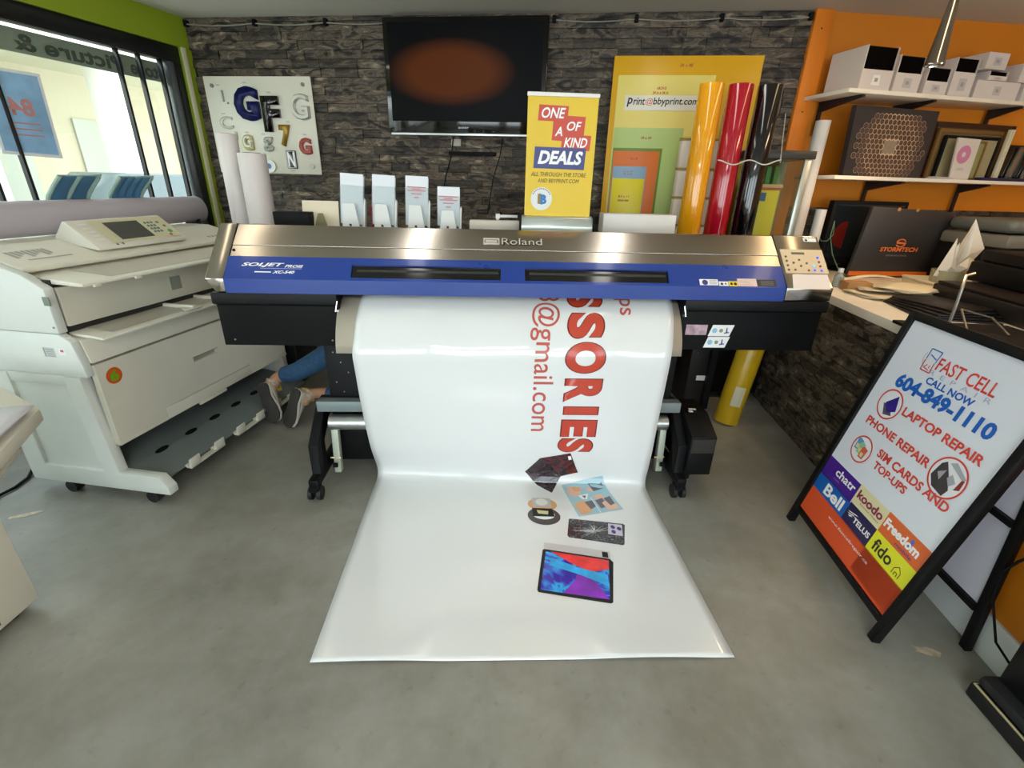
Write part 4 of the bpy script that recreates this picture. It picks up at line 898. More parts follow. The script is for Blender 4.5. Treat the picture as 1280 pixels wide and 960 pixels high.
# boxes on the printer back edge
g=G(); g.box(-.18,.18,0,.10,0,.088,bev=.002); t=obj('white_box',g,mat('box_white','#d6d3ce',.5)); place(t,onpr(.625,.40,TOPZ),3.1); tag(t,'long low white box on the printer in front of the yellow size chart','box')
g=G(); g.box(-.12,.12,0,.06,0,.044,bev=.002); t=obj('white_strip_box',g,mat('box_white2','#cdc6ba',.5)); place(t,onpr(-.085,.40,TOPZ),3.1); tag(t,'flat cream strip of card on the printer left of the small banner','box')
g=G(); g.box(-.005,.008,0,.02,0,.06); g.box(.0,.10,0,.02,.055,.067,bev=.001); g.box(-.008,.012,-.002,.022,.05,.072); t=obj('white_bracket',g,mat('bracket_white','#d9d9d6',.4)); place(t,onpr(-.07,.47,TOPZ),3.1); tag(t,'small white T-shaped bracket behind the small banner base','bracket')
g=G(); g.box(-.085,.085,-.002,.002,0,.115,M=Matrix.Rotation(R(-12),4,'X')); t=obj('cream_card',g,paper2,smooth=0); place(t,onpr(-.915,.42,TOPZ),3.1); tag(t,'blank cream card leaning on the printer behind a black box','card')
g=G(); g.prism([(-.03,0),(.03,0),(.012,.06),(-.008,.06)],-.006,.0,'y'); o=obj('green_tab',g,mat('olive_card','#6d6a45',.6),t,smooth=0); o.location=(.01,-.03,.0)
g=G(); g.box(-.082,.082,0,.07,0,.064,bev=.003); t=obj('black_box',g,black_matte); place(t,onpr(-1.03,.36,TOPZ),3.1); tag(t,'low black box at the left end of the printer top','box')
# ================================================================ BACK OF THE SHOP
TZ=.86
t=root('work_table','long dark work table between the printer and the stone wall','table',(0,0,0),0)
g=G(); g.box(.0,1.47,2.95,3.16,TZ-.03,TZ,bev=.003); g.box(.0,1.39,3.161,3.55,TZ-.03,TZ,bev=.003); obj('table_top',g,black_metal,t)
for x in (.05,1.35):
    for y in (3.0,3.5): g=G(); g.box(x-.02,x+.02,y-.02,y+.02,0,TZ-.03); obj('leg',g,black_metal,t,smooth=0)
def media_roll(x,y,z,r,h,m_,label,cat='roll',lean=(0,0),group=None,core=cardboard):
    t=root('media_roll',label,cat,(x,y,z),0,group=group,rot=(R(lean[0]),R(lean[1]),0))
    g=G(); g.lathe((0,0,0),[(r-.03,0),(r-.002,0),(r,.003),(r,h-.003),(r-.002,h),(r-.03,h)],36); g.cyl((.0,-r*.999,0),(.0,-r*.999,h),.001,n=4); obj('sheet_roll',g,m_,t)
    g=G(); g.lathe((0,0,0),[(r-.03,.002),(r-.03,h+.004),(r-.036,h+.004),(r-.036,.002)],28); obj('core_tube',g,core,t)
    return t
wr_=mat('roll_white','#dcd6d4',.5,var=.03)
t=root('corner_cabinet','low dark cabinet in the window corner carrying the two white paper rolls','cabinet',(-1.81,3.36,0),0)
g=G(); g.box(-.24,.26,-.19,.16,.02,.895,bev=.004); obj('cabinet_body',g,mat('cabinet_brownblack','#1b1716',.5),t)
g=G(); g.box(-.23,.25,-.194,-.19,.05,.86,bev=.001); obj('cabinet_door',g,black_metal,t)
media_roll(-1.875,3.38,.897,.062,.768,wr_,'taller white paper roll standing in the window corner',lean=(0,0))
r2=media_roll(-1.672,3.26,.897,.083,.655,wr_,'fatter white paper roll standing in front of the corner roll',core=mat('dark_core','#3a2b24',.7))
gl=[mat('roll_yellow','#e9a011',.12,coat=.7),mat('roll_red','#a80f26',.12,coat=.7),mat('roll_black','#07080a',.1,coat=.7)]
for x,m_,lb in ((1.063,gl[0],'glossy golden-yellow vinyl roll standing left of the red one'),(1.225,gl[1],'glossy red vinyl roll standing between the yellow and black ones'),(1.389,gl[2],'glossy black vinyl roll standing right of the red one')):
    media_roll(x,3.06,TZ,.066,1.095,m_,lb,group='coloured vinyl rolls behind the printer',core=mat('white_core','#d8d2c6',.7))
g=G(); pts=[]
for i in range(33):
    u=i/32; x=1.14+.36*u; pts.append((x,2.985-.004*math.sin(u*6.28),1.56+.012*math.cos(u*12.5)+.01*u))
g.tube(pts,.0035,6); g.tube([(1.50,2.99,1.57),(1.64,3.3,1.70),(1.72,3.5,1.88)],.003,6)
tag(obj('white_string',g,mat('string_white','#cfcac0',.7)),'white string tied around the red and black vinyl rolls','string')
# size chart
M0=Matrix.Translation((0,0,0)); CH=root('size_chart','large yellow foam board of nested sheet sizes leaning on the stone wall','board',(-2.42,4.11,0),-6.9)
def W_(x0,x1,z0,z1,y0,y1,m_,nm,par=CH):
    g=G(); g.box(x0,x1,y0,y1,z0,z1,bev=.0015); return obj(nm,g,m_,par)
W_(3.06,3.97,.92,2.185,-.16,-.145,mat('chart_gold','#d8a412',.35),'foam_board')
W_(3.095,3.70,.92,2.08,-.164,-.1605,mat('chart_pale_yellow','#e6d676',.35),'size_panel'); W_(3.10,3.55,.92,1.782,-.168,-.1645,mat('chart_green','#b6cd80',.35),'size_panel')
W_(3.105,3.43,.92,1.66,-.1705,-.1685,mat('chart_dark_green','#6f8f3c',.4),'size_panel'); W_(3.11,3.415,.92,1.642,-.173,-.171,mat('chart_orange','#dd7636',.35),'size_panel'); W_(3.117,3.34,.92,1.548,-.176,-.1735,mat('chart_blue','#8aabc6',.35),'size_panel'); W_(3.120,3.335,.92,1.472,-.179,-.1765,mat('chart_yellow','#e6d515',.35),'size_panel')
W_(3.15,3.70,1.882,1.968,-.1665,-.1645,mat('strip_white','#e3e0d0',.35),'web_strip')
MG=PM((0,-.168,0),(1,0,0),(0,0,1)); rdi=mat('chart_red_ink','#b0482c',.5); MG2=PM((0,-.181,0),(1,0,0),(0,0,1)); MG3=PM((0,-.1655,0),(1,0,0),(0,0,1))
text(CH,'p',MG,3.165,1.902,.035,.052,black_ink,.02,.15); text(CH,'rint',MG,3.205,1.913,.075,.042,black_ink,.01,.15); text(CH,'@',MG,3.284,1.910,.045,.042,sign_red,.0,.15); text(CH,'bbyprint.com',MG,3.332,1.904,.285,.052,black_ink,.01,.15)
text(CH,'36 x 48',PM((0,-.162,0),(1,0,0),(0,0,1)),3.47,2.125,.08,.018,rdi,.02,.2); text(CH,'ARCH D',MG3,3.345,2.0,.06,.016,rdi,.02,.2); text(CH,'24 in x 36 in',MG3,3.32,1.975,.10,.016,rdi,.02,.2)
text(CH,'18 x 24',PM((0,-.169,0),(1,0,0),(0,0,1)),3.28,1.715,.07,.015,rdi,.02,.2); text(CH,'12 x 18',PM((0,-.1735,0),(1,0,0),(0,0,1)),3.225,1.59,.05,.013,rdi,.02,.2)
for b_,z in (('11 x 17',1.51),('in x in',1.495)): text(CH,b_,PM((0,-.177,0),(1,0,0),(0,0,1)),3.19,z,.06,.011,rdi,.02,.2)
for b_,z in (('8.5 x 11',1.35),('letter size',1.325)): text(CH,b_,MG2,3.17,z,.075,.014,rdi,.02,.2)
# white slatted packs seen between the rolls
t=root('pack_rack','white paper packs with tan dividers standing between the coloured rolls','rack',(1.18,3.30,TZ),0)
for k in range(5):
    g=G(); g.box(-.16,.20,0,.05,.17*k,.17*k+.155,bev=.002); obj('paper_pack',g,mat('pack_white','#e2d8c8',.5),t)
    g=G(); g.box(-.165,.205,-.004,.05,.17*k+.156,.17*k+.169); obj('divider',g,mat('tan_board','#a98f4a',.7),t,smooth=0)
g=G(); g.box(.06,.11,-.004,.0,.85,.98); obj('tan_edge_card',g,mat('tan_board','#a98f4a',.7),t,smooth=0)
# glass display case
t=root('display_case','glass display tower with a black top and aluminium posts beside the black roll','display case',(1.60,3.32,0),0)
g=G(); g.box(-.20,.20,-.15,.17,1.60,1.645,bev=.004); g.box(.2,.215,-.10,.08,1.605,1.635); obj('case_top',g,mat('case_top_dark','#2b2c28',.4),t)
g=G(); g.box(-.19,.19,-.14,.16,.05,.80,bev=.003); obj('case_base',g,black_metal,t)
for x in (-.18,.165):
    for y in (-.13,.15): g=G(); g.box(x-.008-(.012 if x>0 else 0),x+.022,y-.008,y+.008,.80,1.60,bev=.002); obj('post',g,mat('post_alu','#aab0a8',.3,.7),t)
cg=glass('green_glass',(.86,.92,.86,1),.12)
g=G(); g.box(-.17,.17,-.135,-.130,.81,1.60); obj('front_pane',g,cg,t,smooth=0)
g=G(); g.box(.178,.183,-.12,.14,.81,1.60); obj('side_pane',g,cg,t,smooth=0)
g=G(); g.box(-.17,.17,-.12,.14,1.10,1.106); obj('glass_shelf',g,cg,t,smooth=0)
g=G(); g.box(-.03,.0,-.05,.1,1.12,1.56); g.box(.02,.05,-.05,.1,1.12,1.56); obj('green_glass_plate',g,mat('bottle_green','#2f7a3c',.2),t,smooth=0)
rnb=[('#d9c23a',.31,'yellow paper pack, lower part of the stack inside the glass case'),('#d4b98e',.02,'tan sheet pile under the top of the stack in the glass case'),('#a8433c',.012,'dark red folder near the top of the stack in the glass case'),('#d8c2a0',.014,'cream sheet pile topmost in the glass case')]
z=.812
g=G(); g.box(-.10,.10,-.06,.06,0,.61,bev=.004); t=obj('yellow_binder',g,mat('binder_yellow','#d6bf2f',.5)); place(t,(1.555,3.28,.812),-4); tag(t,'tall yellow paper pack standing inside the glass case','folder')
g=G(); g.box(-.10,.02,-.0625,-.0605,.545,.595); obj('blue_tape',g,mat('tape_blue','#1c5aa0',.5),t,smooth=0)
for i,(c,w,h_,lb) in enumerate((('#b04a40',.105,.014,'dark red folder lying on the yellow pack in the glass case'),('#c9a98a',.11,.02,'tan sheaf lying on the red folder in the glass case'))):
    g=G(); g.box(-w,w,-.062,.06,0,h_,bev=.002); o=obj('paper_sheaf',g,mat('sheaf%d'%i,c,.7,var=.15,scale=40,stretch=(1,1,30))); place(o,(1.556,3.28,1.4225+.0145*i),-4+5*i); tag(o,lb,'papers')
# black cabinet and yellow tube on the floor
t=root('floor_cabinet','black metal cabinet on the floor under the work table behind the printer','cabinet',(1.30,3.02,0),2)
g=G(); g.box(-.09,.09,0,.28,.0,.74,bev=.004); obj('cabinet_body',g,mat('cabinet_brownblack','#1b1716',.5),t)
g=G(); g.box(-.03,.06,-.003,.0,.20,.235); obj('white_label',g,paper,t,smooth=0)
g=G(); [g.cyl((x,-.002,z_),(x,0,z_),.003,n=6) for x,z_ in ((-.05,.40),(.05,.40))]; obj('screw',g,alu,t)
t=media_roll(1.425,2.80,0,.078,.78,mat('tube_mustard','#c7a214',.4,coat=.2),'mustard-yellow tube with a printed label leaning on the floor by the black cabinet','tube',lean=(-6,10),core=mat('tube_core','#8d7a3a',.7))
g=G(); rows=[]
for k in range(2): rows.append([(.0785*math.cos(R(a)),.0785*math.sin(R(a)),.13+.13*k) for a in range(-125,-70,8)])
g.sheet(rows); obj('paper_label',g,mat('old_label','#c9c3a8',.6),t)
# television
t=root('television','black flat television on the stone wall showing an orange glow reflection','television',(-2.42,4.11,0),-6.9)
g=G(); g.box(1.512,2.628,-.115,-.035,1.735,2.415,bev=.006); obj('casing',g,black_gloss,t)
g=G(); g.box(1.555,2.585,-.118,-.1155,1.81,2.375); scr=obj('screen',g,None,t,smooth=0) if False else None
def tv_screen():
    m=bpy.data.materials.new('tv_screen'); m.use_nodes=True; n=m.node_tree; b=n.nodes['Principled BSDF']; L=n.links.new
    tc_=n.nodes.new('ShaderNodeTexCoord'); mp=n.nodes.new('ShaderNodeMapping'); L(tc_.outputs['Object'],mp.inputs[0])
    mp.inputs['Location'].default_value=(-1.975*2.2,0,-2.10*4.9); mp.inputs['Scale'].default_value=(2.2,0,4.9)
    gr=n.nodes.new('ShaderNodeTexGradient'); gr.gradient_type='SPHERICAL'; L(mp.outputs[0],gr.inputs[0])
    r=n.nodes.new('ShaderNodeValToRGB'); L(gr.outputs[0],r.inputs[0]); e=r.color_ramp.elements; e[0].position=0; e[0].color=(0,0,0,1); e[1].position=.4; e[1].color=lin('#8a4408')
    b.inputs['Base Color'].default_value=(.004,.004,.005,1); b.inputs['Specular IOR Level'].default_value=.08; b.inputs['Roughness'].default_value=.4; L(r.outputs[0],b.inputs['Emission Color']); b.inputs['Emission Strength'].default_value=.27  # orange room reflection painted into the screen as emission
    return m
bpy.data.meshes
g=G(); g.box(1.545,2.595,-.1175,-.1155,1.81,2.385); obj('screen',g,tv_screen(),t,smooth=0,label='dark screen with a soft orange oval reflection painted as glow')
g=G(); g.box(1.53,2.61,-.119,-.112,1.722,1.737,bev=.002); obj('chrome_strip',g,alu,t)
M_=PM((0,-.1165,0),(1,0,0),(0,0,1)); text(t,'SHARP',M_,2.02,1.765,.075,.012,mat('logo_grey','#b9bcbf',.4),.03); text(t,'AQUOS',M_,1.56,2.365,.05,.008,mat('logo_dim','#7a7c80',.4),.02)
g=G(); g.box(1.95,2.02,-.05,-.03,1.66,1.705,bev=.003); tag(place(obj('wall_socket',g,mat('socket_white','#b9b7ae',.5)),(-2.42,4.11,0),-6.9) or 0,'small white socket box on the stone wall just under the television','socket')
g=G(); g.box(1.93,2.28,-.06,-.03,1.60,1.625,bev=.004); tag(place(obj('wall_bracket',g,black_matte),(-2.42,4.11,0),-6.9),'black bracket bar on the stone wall under the television','bracket')
g=G(); g.tube([(1.97,-.06,1.72),(1.95,-.05,1.6),(1.90,-.045,1.45),(1.86,-.045,1.25),(1.84,-.05,.95)],.005,6); tag(place(obj('television_cable',g,black_matte),(-2.42,4.11,0),-6.9),'black cable hanging down the stone wall left of the bracket bar','cable')
g=G(); g.tube([(2.33,-.06,1.72),(2.31,-.05,1.6),(2.26,-.045,1.45),(2.22,-.045,1.2)],.004,6); tag(place(obj('television_cable',g,black_matte),(-2.42,4.11,0),-6.9),'thinner black cable running down the stone wall right of the bracket bar','cable')
# letter sample board
t=root('letter_board','white sample board with raised letters G F G 7 screwed to the stone wall','sign board',(-2.42,4.11,0),-6.9)
g=G(); g.box(.082,.922,-.045,-.036,1.445,2.09,bev=.001); obj('board',g,mat('board_cream','#dedccb',.4),t)
for x,z in ((.145,2.03),(.86,2.04),(.86,1.50),(.14,1.50)): g=G(); g.cyl((x,-.036,z),(x,-.055,z),.013,n=16); obj('standoff_screw',g,mat('screw_steel','#8b8b86',.3,.8),t)
ML_=PM((0,-.0455,0),(1,0,0),(0,0,1))
def smp(ch,x0,z1,x1,z0,m_,b=.03,ex=.02,sh=0): text(t,ch,ML_,x0,z0,x1-x0,z1-z0,m_,b,sh,ex=ex,name='sample_letter')
navy=mat('letter_navy','#0e1550',.4,spec=.3); ghost=mat('letter_clear','#d2d2c6',.2,coat=.4); silver=mat('letter_silver','#b9bab2',.3,.3); gold=mat('letter_gold','#a88432',.3,.5); redl=mat('letter_red','#a85048',.35); ivory=mat('letter_ivory','#cfc48a',.4)
smp('L',.215,2.0,.255,1.912,silver,.0); smp('G',.314,2.025,.503,1.801,navy,.06,.03); smp('F',.527,1.964,.659,1.73,black_gloss,.05,.03); smp('G',.747,1.983,.892,1.812,silver,.03,.012); smp('G',.755,1.975,.884,1.82,ghost,.0,.026)
smp('C',.156,1.833,.262,1.746,ghost,.02,.012); smp('G',.314,1.713,.403,1.600,ivory,.07,.014); smp('G',.33,1.70,.39,1.625,silver,.0,.022); smp('g',.486,1.698,.564,1.597,silver,.03,.015); smp('7',.633,1.78,.719,1.634,gold,.05,.02); smp('G',.777,1.696,.873,1.581,redl,.05,.02); smp('J',.245,1.73,.28,1.67,ghost,.02,.01)
g=G(); g.box(.656,.735,-.056,-.0455,1.482,1.609,bev=.002); lb_=obj('letter_plaque',g,black_gloss,t); text(lb_,'N',PM((0,-.0565,0),(1,0,0),(0,0,1)),.667,1.494,.057,.103,white_ink,.03)
g=G(); MH_=PM((0,-.0575,0),(1,0,0),(0,0,1))
for q_ in ((.661,1.487,.664,1.604),(.727,1.487,.730,1.604),(.661,1.487,.730,1.490),(.661,1.601,.730,1.604)): rect(g,MH_,*q_)
obj('white_outline',g,white_ink,lb_,smooth=0)
g=G(); g.cyl((.512,-.0455,1.497),(.512,-.058,1.497),.045,n=28); o=obj('round_badge',g,silver,t); g=G(); g.cyl((.505,-.058,1.497),(.505,-.061,1.497),.018,n=20); obj('blue_centre',g,mat('badge_centre','#3a6fb8',.3),o)
for x,z in ((.175,2.03),(.39,2.045),(.57,1.985),(.69,1.797),(.81,1.712),(.345,1.722),(.475,1.712),(.18,1.845),(.675,1.462)): 
    text(t,'N/A',ML_,x,z,.03,.010,grey_ink,.02)
# ================================================================ RIGHT SIDE: COUNTER
CT=root('counter_front','stone-clad counter side with an orange near end and white skirting','counter',(1.836,3.305,0),-95.77)
g=G(); g.box(-.35,2.9,.0,.10,0,.855); obj('core_board',g,grout,CT,smooth=0)
def imp3(s): return 1
stone_field(CT,1.62,.0,.855,.045,lambda s:1+(s[1]-s[0])+s[0]*.2,maxn=300,seed=21,lmin=.10,lmax=.30)
g=G(); g.box(1.62,2.9,-.012,0,.15,.855); obj('orange_panel',g,orange,CT,smooth=0)
g=G(); g.box(1.60,2.9,-.022,0,0,.15,bev=.003); obj('skirting_board',g,mat('skirting_white','#d7dcdc',.4),CT)
WT=root('worktop','pale laminate worktop running over the stone-clad counter','worktop',(0,0,0),0)
g=G(); g.prism([(1.81,3.54),(1.79,3.10),(1.578,1.0),(1.53,.5),(4.1,.5),(4.3,3.80)],.856,.90,'z',bev=.002); obj('slab',g,white_lam,WT)
g=G(); g.prism([(1.795,3.10),(1.583,1.0),(1.579,1.0),(1.791,3.10)],.858,.885,'z'); obj('edge_strip',g,mat('edge_grey','#b3b4a6',.4),WT,smooth=0)
g=G(); g.box(4.0,4.1,.6,3.7,0,.856); obj('end_support',g,black_metal,WT,smooth=0)
CZ=.901
def thing1(g,nm,m_,label,cat,loc=(0,0,0),rz=0,smooth=35,group=None,solid=0):
    o=obj(nm,g,m_,None,smooth,solid=solid); place(o,loc,rz); return tag(o,label,cat,group)
t=root('small_bottle','small clear plastic bottle with a white cap at the counter corner','bottle',(1.925,2.84,CZ),0)
g=G(); g.lathe((0,0,0),[(.0,0),(.024,0),(.027,.006),(.027,.06),(.014,.078),(.012,.085)],20); obj('bottle_body',g,mat('bottle_grey','#9aa39f',.2,alpha=.8),t)
g=G(); g.cyl((0,0,.085),(0,0,.108),.015,n=16); obj('cap',g,mat('cap_white','#dde0df',.4),t)
g=G(); g.box(-.065,.065,-.045,.045,0,.052,bev=.002); thing1(g,'cardboard_box',cardboard,'small brown cardboard box beside the little bottle','box',(1.965,2.735,CZ),-8)
pts=[((2.03,2.60),.012,8,'lower cream sheet pile spread along the counter edge'),((2.10,2.66),.010,-14,'middle cream sheet pile under the orange-edged bag'),((2.17,2.60),.014,24,'topmost rumpled cream sheets before the frosted tub')]
zz=CZ+.004
for i,((x,y),h,rz,lb) in enumerate(pts):
    t=root('paper_pile',lb,'papers',(x,y,zz),rz,group='cream paper piles on the counter')
    for k in range(4):
        g=G(); rows=[]
        for a in range(6): rows.append([(-.16+.064*a+.006*(k%2),-.11+.044*b,h/4*k+.002+.006*math.sin(a*1.1+k+i)*(b/5)) for b in range(6)])
        g.sheet(rows); o=obj('sheet',g,mat('cream_sheet','#d5c8ac',.7),t,solid=.0008); o.rotation_euler=(0,0,R(7*k-9))
    zz+=h+.008
g=G(); rows=[]
for a in range(8): rows.append([(-.02+.05*a,.0+.012*b,.05*math.sin(a/7*2.2)+.002*b) for b in range(4)])
g.sheet(rows); thing1(g,'paper_strip',mat('strip_cream','#d9cdb4',.6),'curled cream paper strip rising from the little bottle across the counter','paper',(1.96,2.90,CZ+.01),-6,solid=.001)
t=root('letter_tray','flat cream box under the frosted tub on the counter','box',(2.58,2.84,CZ),-6)
g=G(); g.box(-.16,.14,-.14,.16,.0,.042,bev=.003); obj('box_base',g,mat('cream_box','#cfc4a6',.6),t); g=G(); g.box(-.165,.145,-.145,.165,.043,.055,bev=.003); obj('box_lid',g,mat('cream_box_lid','#d9cfb2',.6),t)
t=root('frosted_tub','round frosted tub stuffed with crumpled white paper on the cream box','tub',(2.50,2.78,.957),0)
g=G(); g.lathe((0,0,0),[(0,.002),(.070,0),(.074,.004),(.078,.068),(.074,.068),(.068,.006),(0,.006)],28); obj('tub_bowl',g,mat('frosted','#9d9b80',.35,alpha=.9),t)
wp=mat('crumpled_paper','#cfccc2',.7)
for i,(pts_) in enumerate(([(-.06,0,.03),(-.02,.01,.05),(.05,.02,.30),(.02,-.01,.12),(-.02,-.03,.20),(-.05,-.02,.06)],[(0,.0,.04),(.06,.0,.05),(.13,.01,.17),(.055,.03,.31),(.02,.02,.14)],[(-.07,-.01,.03),(-.03,-.02,.22),(.01,-.03,.06),(-.045,-.035,.03)],[(.0,-.02,.03),(.06,-.02,.03),(.09,-.02,.11),(.05,-.03,.13),(.01,-.03,.09)])):
    g=G(); c=Vector((sum(p[0] for p in pts_)/len(pts_),sum(p[1] for p in pts_)/len(pts_)-.03,sum(p[2] for p in pts_)/len(pts_)))
    cv=g.v(c); V=[g.v(p) for p in pts_]
    for k in range(len(V)): g.f([cv,V[k],V[(k+1)%len(V)]])
    [setattr(v,'co',Vector((v.co.x*1.25,v.co.y,v.co.z*1.12))) for v in g.bm.verts]; obj('folded_paper',g,wp,t,solid=.001,smooth=0)
g=G(); g.cyl((0,0,0),(.24,-.05,.0),.042,.028,n=24); thing1(g,'rolled_paper',mat('lilac_paper','#aaa3b4',.6),'lilac-white rolled sheet lying beside the frosted tub','roll',(2.66,2.76,.995),0)
# gift bag
t=root('gift_bag','dark grey paper bag with orange logo leaning on the screen behind the counter','bag',(2.54,3.27,.915),6)
bagm=mat('bag_charcoal','#2d2b2c',.45,bump=.15,bscale=12)
g=G(); g.prism([(-.33,0),(.28,0),(.29,.405),(-.29,.43)],-.04,-.012,'y',bev=.004); obj('bag_body',g,bagm,t)
g=G(); g.prism([(-.331,-.002),(.281,-.002),(.2815,.026),(-.3285,.026)],-.043,-.0405,'y'); obj('orange_base_band',g,mat('band_orange','#d2691a',.5),t,smooth=0)
for x in (-.11,.02):
    g=G(); g.cyl((x,-.043,.415),(x,-.041,.415),.012,n=12); obj('handle_knot',g,mat('handle_tan','#a8762c',.6),t)
MBg=PM((0,-.0415,0),(1,0,0),(0,0,1)); lo=mat('logo_orange','#d9743a',.4)
text(t,'STORMTECH',MBg,-.155,.155,.27,.028,lo,.03,.1); text(t,'PERFORMANCE APPAREL',MBg,-.10,.125,.15,.010,grey_ink,.0)
g=G(); disc(g,MBg,-.02,.215,.036,.0008,r2=.026,a0=20,a1=170); disc(g,MBg,-.02,.205,.036,.0008,r2=.026,a0=200,a1=350); ppoly(g,MBg,[(-.055,.222),(.018,.214),(.014,.198),(-.05,.204)],.0010); obj('printed_emblem',g,lo,t,smooth=0)
for v in t.children[-1].data.vertices: v.co.z=.21+(v.co.z-.21)*.65
g=G(); g.box(-.27,-.262,-.02,.0,.43,.431); 
t=root('monitor','black monitor standing behind the grey bag','monitor',(2.42,3.46,.901),6)
g=G(); g.box(-.29,.26,-.02,.03,.06,.47,bev=.006); obj('monitor_casing',g,black_matte,t); g=G(); g.box(-.265,.235,-.022,-.0205,.10,.445); obj('monitor_screen',g,mat('screen_dark','#1a1f22',.12,coat=.5),t,smooth=0)
g=G(); g.box(-.04,.04,-.01,.03,.01,.08); g.box(-.12,.12,-.08,.10,.0,.012,bev=.003); obj('monitor_stand',g,black_matte,t)
g=G(); MSC=PM((0,-.0225,0),(1,0,0),(0,0,1)); disc(g,MSC,-.15,.25,.09,.0,a0=90,a1=270); obj('picture_on_screen',g,mat('deep_red_screen','#5c1510',.3),t,smooth=0)
g=G(); g.tube([(1.90,3.15,1.25),(1.92,3.15,1.17),(1.96,3.16,1.13),(2.01,3.18,1.13),(2.05,3.2,1.17),(2.06,3.24,1.25)],.0028,6); g.tube([(2.06,3.24,1.25),(2.035,3.2,1.16),(2.025,3.12,1.06),(2.02,3.0,.97),(1.985,2.95,.92)],.0028,6); thing1(g,'green_cable',mat('cable_green','#4d6b54',.5),'thin green cable looping at the corner beside the monitor','cable')
# black things on the right of the counter
t=root('document_folders','fan of black plastic folders at the counter edge behind the sign','folders',(2.03,2.25,CZ),-6)
for k in range(5):
    g=G(); g.box(-.15+.018*k,.17,-.19+.012*k,.17,.009*k,.009*k+.006,bev=.001); o=obj('folder',g,mat('folder_black','#15161a',.35),t); o.rotation_euler=(0,0,R(6*k-8))
t=root('black_case','long low black equipment case on the counter behind the sign','case',(2.51,2.32,CZ),-8)
g=G(); g.box(-.28,.75,-.70,.22,0,.085,bev=.008); obj('case_body',g,mat('case_black','#0f0d0d',.5),t); g=G(); g.box(-.27,.74,-.69,.21,.086,.10,bev=.005); obj('case_lid',g,mat('case_lid_brown','#1c1512',.5,spec=.2),t)
g=G(); g.box(-.24,.22,-.32,.30,0,.014,bev=.004); thing1(g,'dark_filler_sheet',mat('filler_black','#0d0d10',.6,spec=.2),'flat black sheet added to darken the counter directly behind the sign top','dark sheet',(1.865,1.70,CZ),-6)  # made-up sheet covering the pale worktop to turn this area dark
t=root('black_printer','bulky black desktop printer stacked on the low black case at the right edge','printer',(2.72,2.36,1.003),-8)
g=G(); g.box(-.30,.35,-.20,.22,0,.10,bev=.012); obj('printer_base',g,mat('soft_black','#09090a',.6,spec=.2),t); g=G(); g.box(-.28,.35,-.18,.2,.101,.16,bev=.014); obj('printer_lid',g,mat('lid_black','#0e0e0f',.5,spec=.25),t)
g=G(); g.box(-.20,-.12,-.203,-.20,.06,.075); obj('printer_badge',g,grey_ink,t,smooth=0)
g=G(); g.box(-.08,.0,-.19,-.14,.162,.165); obj('printer_key',g,mat('key_light','#a9b4bc',.4),t,smooth=0)
t=root('scanner','grey lidded scanner on a black stand at the far right of the counter','scanner',(3.12,3.02,CZ),4)
g=G(); g.box(-.33,.25,-.18,.25,0,.24,bev=.01); obj('stand_block',g,black_matte,t); g=G(); g.box(-.33,.25,-.18,.25,.241,.315,bev=.02); obj('scanner_bed',g,mat('scanner_grey','#6b6a62',.45),t); g=G(); g.box(-.31,.25,-.16,.25,.325,.40,bev=.035,seg=4); obj('scanner_lid',g,mat('scanner_lid_grey','#5c5e59',.4),t)
g=G(); g.tube([(1.84,1.95,CZ+.003),(1.84,1.95,.98),(1.835,1.95,1.06),(1.87,1.99,1.10),(1.91,2.0,1.11)],.006,8); g.tube([(1.79,1.80,CZ+.004),(1.84,1.92,.975),(1.97,1.91,.945),(1.95,1.80,CZ+.004)],.004,8); thing1(g,'wire_stand',mat('wire_steel','#9a978e',.3,.8),'bent steel wire display stand rising just behind the sign top','stand',(0,0,.015))
# white tubes in the corner
for (x,y,h,r_,lx,ly,lb) in ((1.862,3.30,.92,.042,0,3.0,'taller white paper tube leaning in the corner beside the glass case'),(1.885,3.12,.42,.030,0,2.0,'shorter white paper tube in the corner in front of the tall one')):
    t=root('paper_tube',lb,'tube',(x,y,CZ),0,rot=(0,R(lx),0)); t.rotation_euler=(0,R(lx*1.0),0)
    g=G(); g.lathe((0,0,0),[(r_-.004,0),(r_,0),(r_,h),(r_-.004,h),(r_-.004,0)],24); obj('tube_wall',g,mat('tube_white','#c9c4be',.5),t)
# wall shelves
SF=(1.92,3.22,0)
def shelf(z0,z1,x0,x1,label,brs):
    t=root('wall_shelf',label,'shelf',SF,12.4)
    g=G(); g.prism([(x0,0),(x1,0),(x1,.362-.105*x1),(x0,.362-.105*x0)],z0,z1,'z',bev=.002); obj('shelf_board',g,white_lam,t)
    for x in brs:
        d=.355-.105*x
        g=G(); g.box(x-.012,x+.012,.02,d,z0-.014,z0-.001); g.box(x-.012,x+.012,d-.014,d,z0-.20,z0-.001); g.prism([(d-.012,z0-.06),(d-.012,z0-.01),(.06,z0-.002),(.02,z0-.012)],x-.008,x+.008,'x'); obj('shelf_bracket',g,mat('bracket_dark','#1d1414',.5),t,smooth=0)
    return t
shelf(1.962,1.984,0.0,1.52,'upper white wall shelf holding the white stock boxes',(.13,.66,1.36))
shelf(1.497,1.519,.062,1.9,'lower white wall shelf holding the framed pictures',(.62,1.34))
bxm=mat('stock_box_white','#d3c9c2',.55); bxk=mat('box_inside_dark','#070504',.9,spec=.05); lab_=mat('box_label','#b9b2ae',.6)
